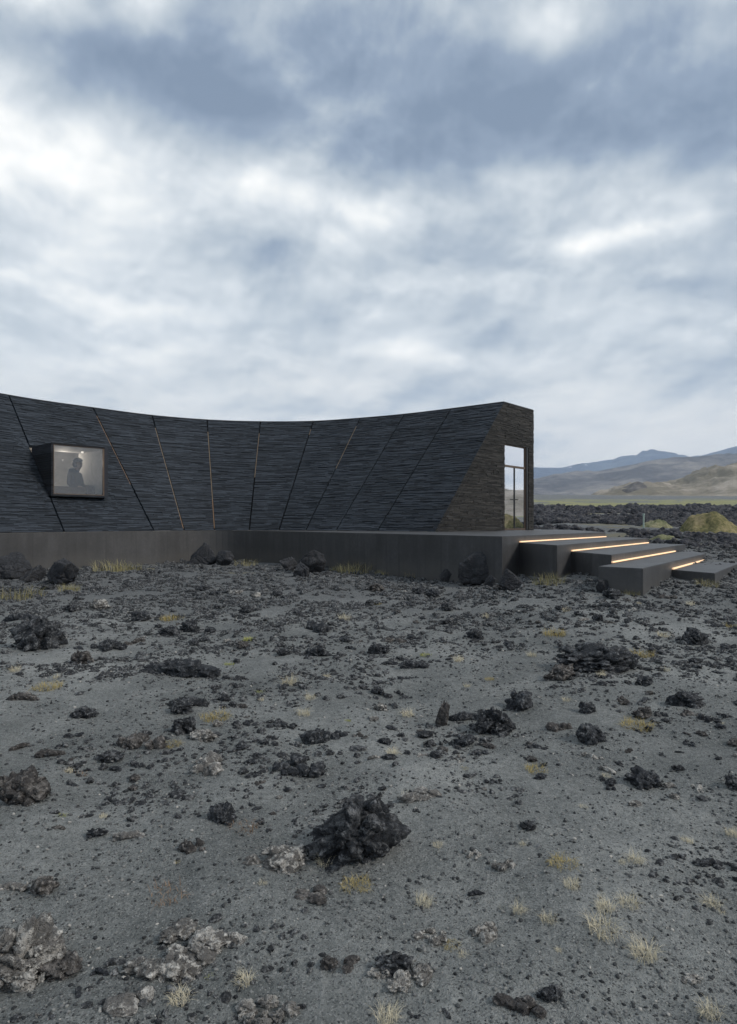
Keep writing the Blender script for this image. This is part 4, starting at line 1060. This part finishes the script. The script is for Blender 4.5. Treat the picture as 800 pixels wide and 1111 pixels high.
wl = [(118, 620, 36, 'dry grass clump against the plinth below the window'), (140, 619, 26, 'dry grass clump against the plinth right of the window'), (267, 614, 24, 'dry grass clump beside the rounder grey boulder at the wall'), (388, 622, 40, 'widest dry grass clump against the plinth, right of the broken heap'), (368, 621, 24, 'dry grass clump between the broken heap and the widest clump'),
 (22, 650, 46, 'wide dry grass clump in front of the leftmost boulders'), (75, 641, 22, 'dry grass at the foot of the wedge shaped boulder'), (450, 627, 22, 'thin dry grass against the plinth near the corner boulders'), (596, 634, 36, 'dry grass at the foot of the first step'), (684, 645, 22, 'dry grass at the foot of the third step'), (768, 636, 24, 'dry grass by the lowest step'), (415, 624, 20, 'thin dry grass against the plinth right of the widest clump')]
for (px, py, wd, lb) in wl: tuft(px, py, wd*1.1, 'wallgrass', lb, hf=.62)
extra = 0
while extra < 34:
    px = random.uniform(5, 795); py = 655+430*random.random()**1.2
    if not free_of(px, py): continue
    kd = random.choices(['straw', 'yellow', 'rust'], [.65, .2, .15])[0]
    tuft(px, py, random.uniform(7, 13), kd, {'straw': 'tiny wisp of straw grass growing on bare gravel', 'yellow': 'tiny yellow grass sprig growing on bare gravel', 'rust': 'tiny rusty sprig growing on bare gravel'}[kd], {'straw': 'tiny straw wisps', 'yellow': 'tiny yellow sprigs', 'rust': 'tiny rusty sprigs'}[kd]); SMALL.append((COL.objects[-1], px, py, {'straw': 'wisp of straw grass', 'yellow': 'yellow grass sprig', 'rust': 'rusty twig sprig'}[kd], 'tiny ')); extra += 1

# every loose rock and wisp is told apart by its nearest landmark
LM = [(389, 900, 'the tallest black rock'), (300, 930, 'the pale crusted rock beside the tallest one'), (240, 880, 'the dark upright lump'), (28, 855, 'the brownish heap at the left edge'), (18, 1040, 'the pale heap at bottom left'),
 (204, 1035, 'the flat sprawl of pale crust'), (140, 1092, 'the smooth rounded stone'), (290, 1105, 'the crusted rock at the bottom edge'), (36, 690, 'the blocky rock at far left'), (198, 727, 'the long arched slab'),
 (640, 718, 'the wide black hump'), (563, 760, 'the upright rock right of centre'), (538, 785, 'the faceted black rock'), (480, 775, 'the standing shard'), (641, 797, 'the ribbed dark rock'), (746, 760, 'the spiky rock near the right edge'),
 (756, 692, 'the ragged rock below the lowest step'), (205, 762, 'the layered dark rock'), (352, 796, 'the spread of black clinker'), (156, 803, 'the grey-brown clinker'), (325, 834, 'the flat black clinker patch'),
 (369, 1046, 'the knobbly grey rock'), (428, 1050, 'the dark pyramid rock'), (141, 908, 'the elongated pale-topped rock'), (698, 845, 'the dark gabled rock'), (768, 936, 'the flat cave-like rock'), (526, 1010, 'the pale hooked rock'),
 (597, 1078, 'the black rock near the bottom edge'), (450, 723, 'the low dark slab at centre'), (345, 706, 'the dark rock left of the centre line'), (118, 698, 'the ragged clinker at left'), (516, 625, 'the big boulder by the platform corner'),
 (340, 612, 'the broken heap by the wall'), (220, 605, 'the pointed boulder by the wall'), (69, 628, 'the wedge shaped boulder'), (656, 636, 'the foot of the third step'), (765, 628, 'the lowest step'), (680, 985, 'the densest straw tuft'), (772, 975, 'the bushy straw tuft'),
 (691, 785, 'the widest yellow tuft'), (612, 932, 'the yellow tuft in the right foreground'), (455, 862, 'the pale crumbs with straw'), (182, 968, 'the ring of reddish twigs')]
buck = {}
for (o, px, py, what, size) in SMALL:
    lx, ly, ln = min(LM, key=lambda l: (l[0]-px)**2+((l[1]-py)*1.4)**2)
    ddx, ddy = px-lx, (py-ly)*1.3
    d_ = ('left of ' if ddx < 0 else 'right of ') if abs(ddx) > abs(ddy) else ('in front of ' if ddy > 0 else 'behind ')
    buck.setdefault((size, what, d_, ln), []).append((ddx*ddx+ddy*ddy, o))
ORD = ['nearest', 'second nearest', 'third nearest', 'fourth nearest', 'fifth nearest', 'sixth nearest', 'seventh nearest', 'eighth nearest', 'ninth nearest', 'tenth nearest']
for (size, what, d_, ln), lst in buck.items():
    lst.sort(key=lambda e: e[0])
    for k, (_, o) in enumerate(lst):
        o['label'] = (size+what+' '+d_+ln) if len(lst) == 1 else (ORD[min(k, 9)]+' '+size+what+' '+d_+ln)

# marker post in the lava field
pb = P(698.5, 578, 25); zb = g1(pb.x, 25)
mb = MB(); 
mb.prism([(pb.x+.035*math.cos(k*math.pi/4), 25+.03*math.sin(k*math.pi/4)) for k in range(8)], zb-.2, P(698, 559, 25).z)
mb.prism([(pb.x+.05*math.cos(k*math.pi/4), 25+.045*math.sin(k*math.pi/4)) for k in range(8)], P(698, 559, 25).z, P(698, 558, 25).z+.03)
tag(mb.build('marker_post', M['post']), 'thin pale green marker post standing alone in the black lava field', 'post')

# ------------------------------------------------------------------ person behind the window
def build_person():
    SC = 1.17; base = Vector((-9.24, 19.72, EYE+1.97-1.79*SC)); face = R(-12)    # looks to the right of the picture
    fx = Vector((math.cos(face), math.sin(face), 0)); sx = Vector((-fx.y, fx.x, 0))
    def q_(f, s_, z_): v = base+fx*f*SC+sx*s_*SC; return (v.x, v.y, base.z+z_*SC)
    J = {'pel': (0, 0, .95, .15), 'sp1': (.0, 0, 1.12, .145), 'sp2': (.02, 0, 1.30, .165), 'nk0': (.03, 0, 1.45, .085), 'nk1': (.07, 0, 1.52, .062), 'hd0': (.11, 0, 1.60, .085), 'hd1': (.12, 0, 1.68, .10), 'hd2': (.10, 0, 1.74, .07)}
    Ed_ = [('pel', 'sp1'), ('sp1', 'sp2'), ('sp2', 'nk0'), ('nk0', 'nk1'), ('nk1', 'hd0'), ('hd0', 'hd1'), ('hd1', 'hd2')]
    for sgn, nm in ((1, 'l'), (-1, 'r')):
        J['sh'+nm] = (.0, .19*sgn, 1.40, .075); J['el'+nm] = (.0 if sgn < 0 else .05, .25*sgn, 1.12, .055); J['wr'+nm] = (.24, .18*sgn, 1.05, .036); J['hn'+nm] = (.31, .15*sgn, 1.05, .03)
        J['hp'+nm] = (0, .09*sgn, .90, .10); J['kn'+nm] = (.03, .10*sgn, .50, .07); J['an'+nm] = (0, .10*sgn, .09, .045); J['to'+nm] = (.17, .11*sgn, .04, .035)
        Ed_ += [('sp2', 'sh'+nm), ('sh'+nm, 'el'+nm), ('el'+nm, 'wr'+nm), ('wr'+nm, 'hn'+nm), ('pel', 'hp'+nm), ('hp'+nm, 'kn'+nm), ('kn'+nm, 'an'+nm), ('an'+nm, 'to'+nm)]
        for k in range(5):
            off = (-.028+.014*k) if k < 4 else .034
            ln = (.07, .08, .078, .06, .045)[k]; a_ = 'f%d' % k+nm; b2 = 'g%d' % k+nm
            J[a_] = (.31+ln*.5, (.15+off*1.0)*sgn, 1.05, .0085); J[b_ if False else b2] = (.31+ln, (.15+off*1.1)*sgn, 1.035, .0075); Ed_ += [('hn'+nm, a_), (a_, b2)]
    keys = list(J); me = bpy.data.meshes.new('person'); me.from_pydata([q_(*J[k][:3]) for k in keys], [(keys.index(a), keys.index(c)) for a, c in Ed_], [])
    o = bpy.data.objects.new('person', me); COL.objects.link(o)
    md = o.modifiers.new('skin', 'SKIN'); 
    for i, k in enumerate(keys): me.skin_vertices[0].data[i].radius = (J[k][3]*SC,)*2
    me.skin_vertices[0].data[0].use_root = True
    sb = o.modifiers.new('sub', 'SUBSURF'); sb.levels = 2; sb.render_levels = 2
    dg = bpy.context.evaluated_depsgraph_get(); ev = o.evaluated_get(dg); m2 = bpy.data.meshes.new_from_object(ev)
    bpy.data.objects.remove(o)
    o = link('person', m2, M['skin'], smooth=True)
    m2.materials.append(M['jacket']); m2.materials.append(M['trousers'])
    for p_ in m2.polygons:
        zz = (p_.center.z-base.z)/SC; ff = (Vector(p_.center)-base).dot(fx)/SC
        p_.material_index = 0 if zz > 1.50 or (ff > .24 and zz > .9) else (1 if zz > .88 else 2)
    # hair cap, nose, ears
    c = Vector(q_(.09, 0, 1.70)); V, Fc = ICO[4]; V = V.copy(); n = V.copy()
    keepf = []
    R3 = np.array([[fx.x, sx.x, 0], [fx.y, sx.y, 0], [0, 0, 1]])
    L = SC*n*np.array((.150, .130, .150))*(1+.05*fbm(n*5, 5, 3))[:, None]
    for f in Fc:
        cc = n[f].mean(0)
        if not (cc[0] > .35 and cc[2] < .45) and cc[2] > -.75: keepf.append(tuple(f))
    Wv = L@R3.T+np.array(c)
    child_world(link('hair', meshpy('hair', Wv, keepf), M['hair'], smooth=True), o)
    def blob(nm, f, s_, z_, r, mat):
        V, Fc = ICO[3]; Lb = V*np.array(r)*SC; Wb_ = Lb@R3.T+np.array(q_(f, s_, z_)); child_world(link(nm, meshpy(nm, Wb_, [tuple(a) for a in Fc]), mat, smooth=True), o)
    blob('nose', .215, 0, 1.655, (.022, .014, .022), M['skin']); blob('ear', .10, -.093, 1.655, (.02, .01, .032), M['skin']); blob('ear', .10, .093, 1.655, (.02, .01, .032), M['skin'])
    blob('eye', .196, -.032, 1.68, (.010, .013, .008), M['hair']); blob('eye', .196, .032, 1.68, (.010, .013, .008), M['hair']); blob('mouth', .195, 0, 1.61, (.010, .024, .005), M['rust'])
    # hood lying on the shoulders
    blob('hood', -.03, 0, 1.50, (.13, .15, .085), M['jacket'])
    tag(o, 'person in a grey jacket standing behind the square window, head bowed to the right', 'person')
    mb = MB(); mb.prism([(base.x-.7, base.y-.5), (base.x+.8, base.y-.3), (base.x+.7, base.y+.8), (base.x-.8, base.y+.7)], ZP+.015, base.z+.004)
    tag(mb.build('low_stage', M['floor']), 'low dark stage under the person behind the window', 'stage')
build_person()

# ------------------------------------------------------------------ air
mh = bpy.data.materials.new('haze'); mh.use_nodes = True; t = NT(mh.node_tree); t.n.clear()
out = t.node('ShaderNodeOutputMaterial'); pv = t.node('ShaderNodeVolumePrincipled')
pv.inputs['Color'].default_value = (.68, .81, 1, 1); pv.inputs['Density'].default_value = .00018; pv.inputs['Anisotropy'].default_value = .0
t.l.new(pv.outputs[0], out.inputs['Volume'])
mb = MB(); mb.prism([(-4700, -4700), (4700, -4700), (4700, 4700), (-4700, 4700)], -3, 620)
hz = mb.build('haze', mh); tag(hz, 'thin bluish air over the plain', 'haze', kind='stuff')
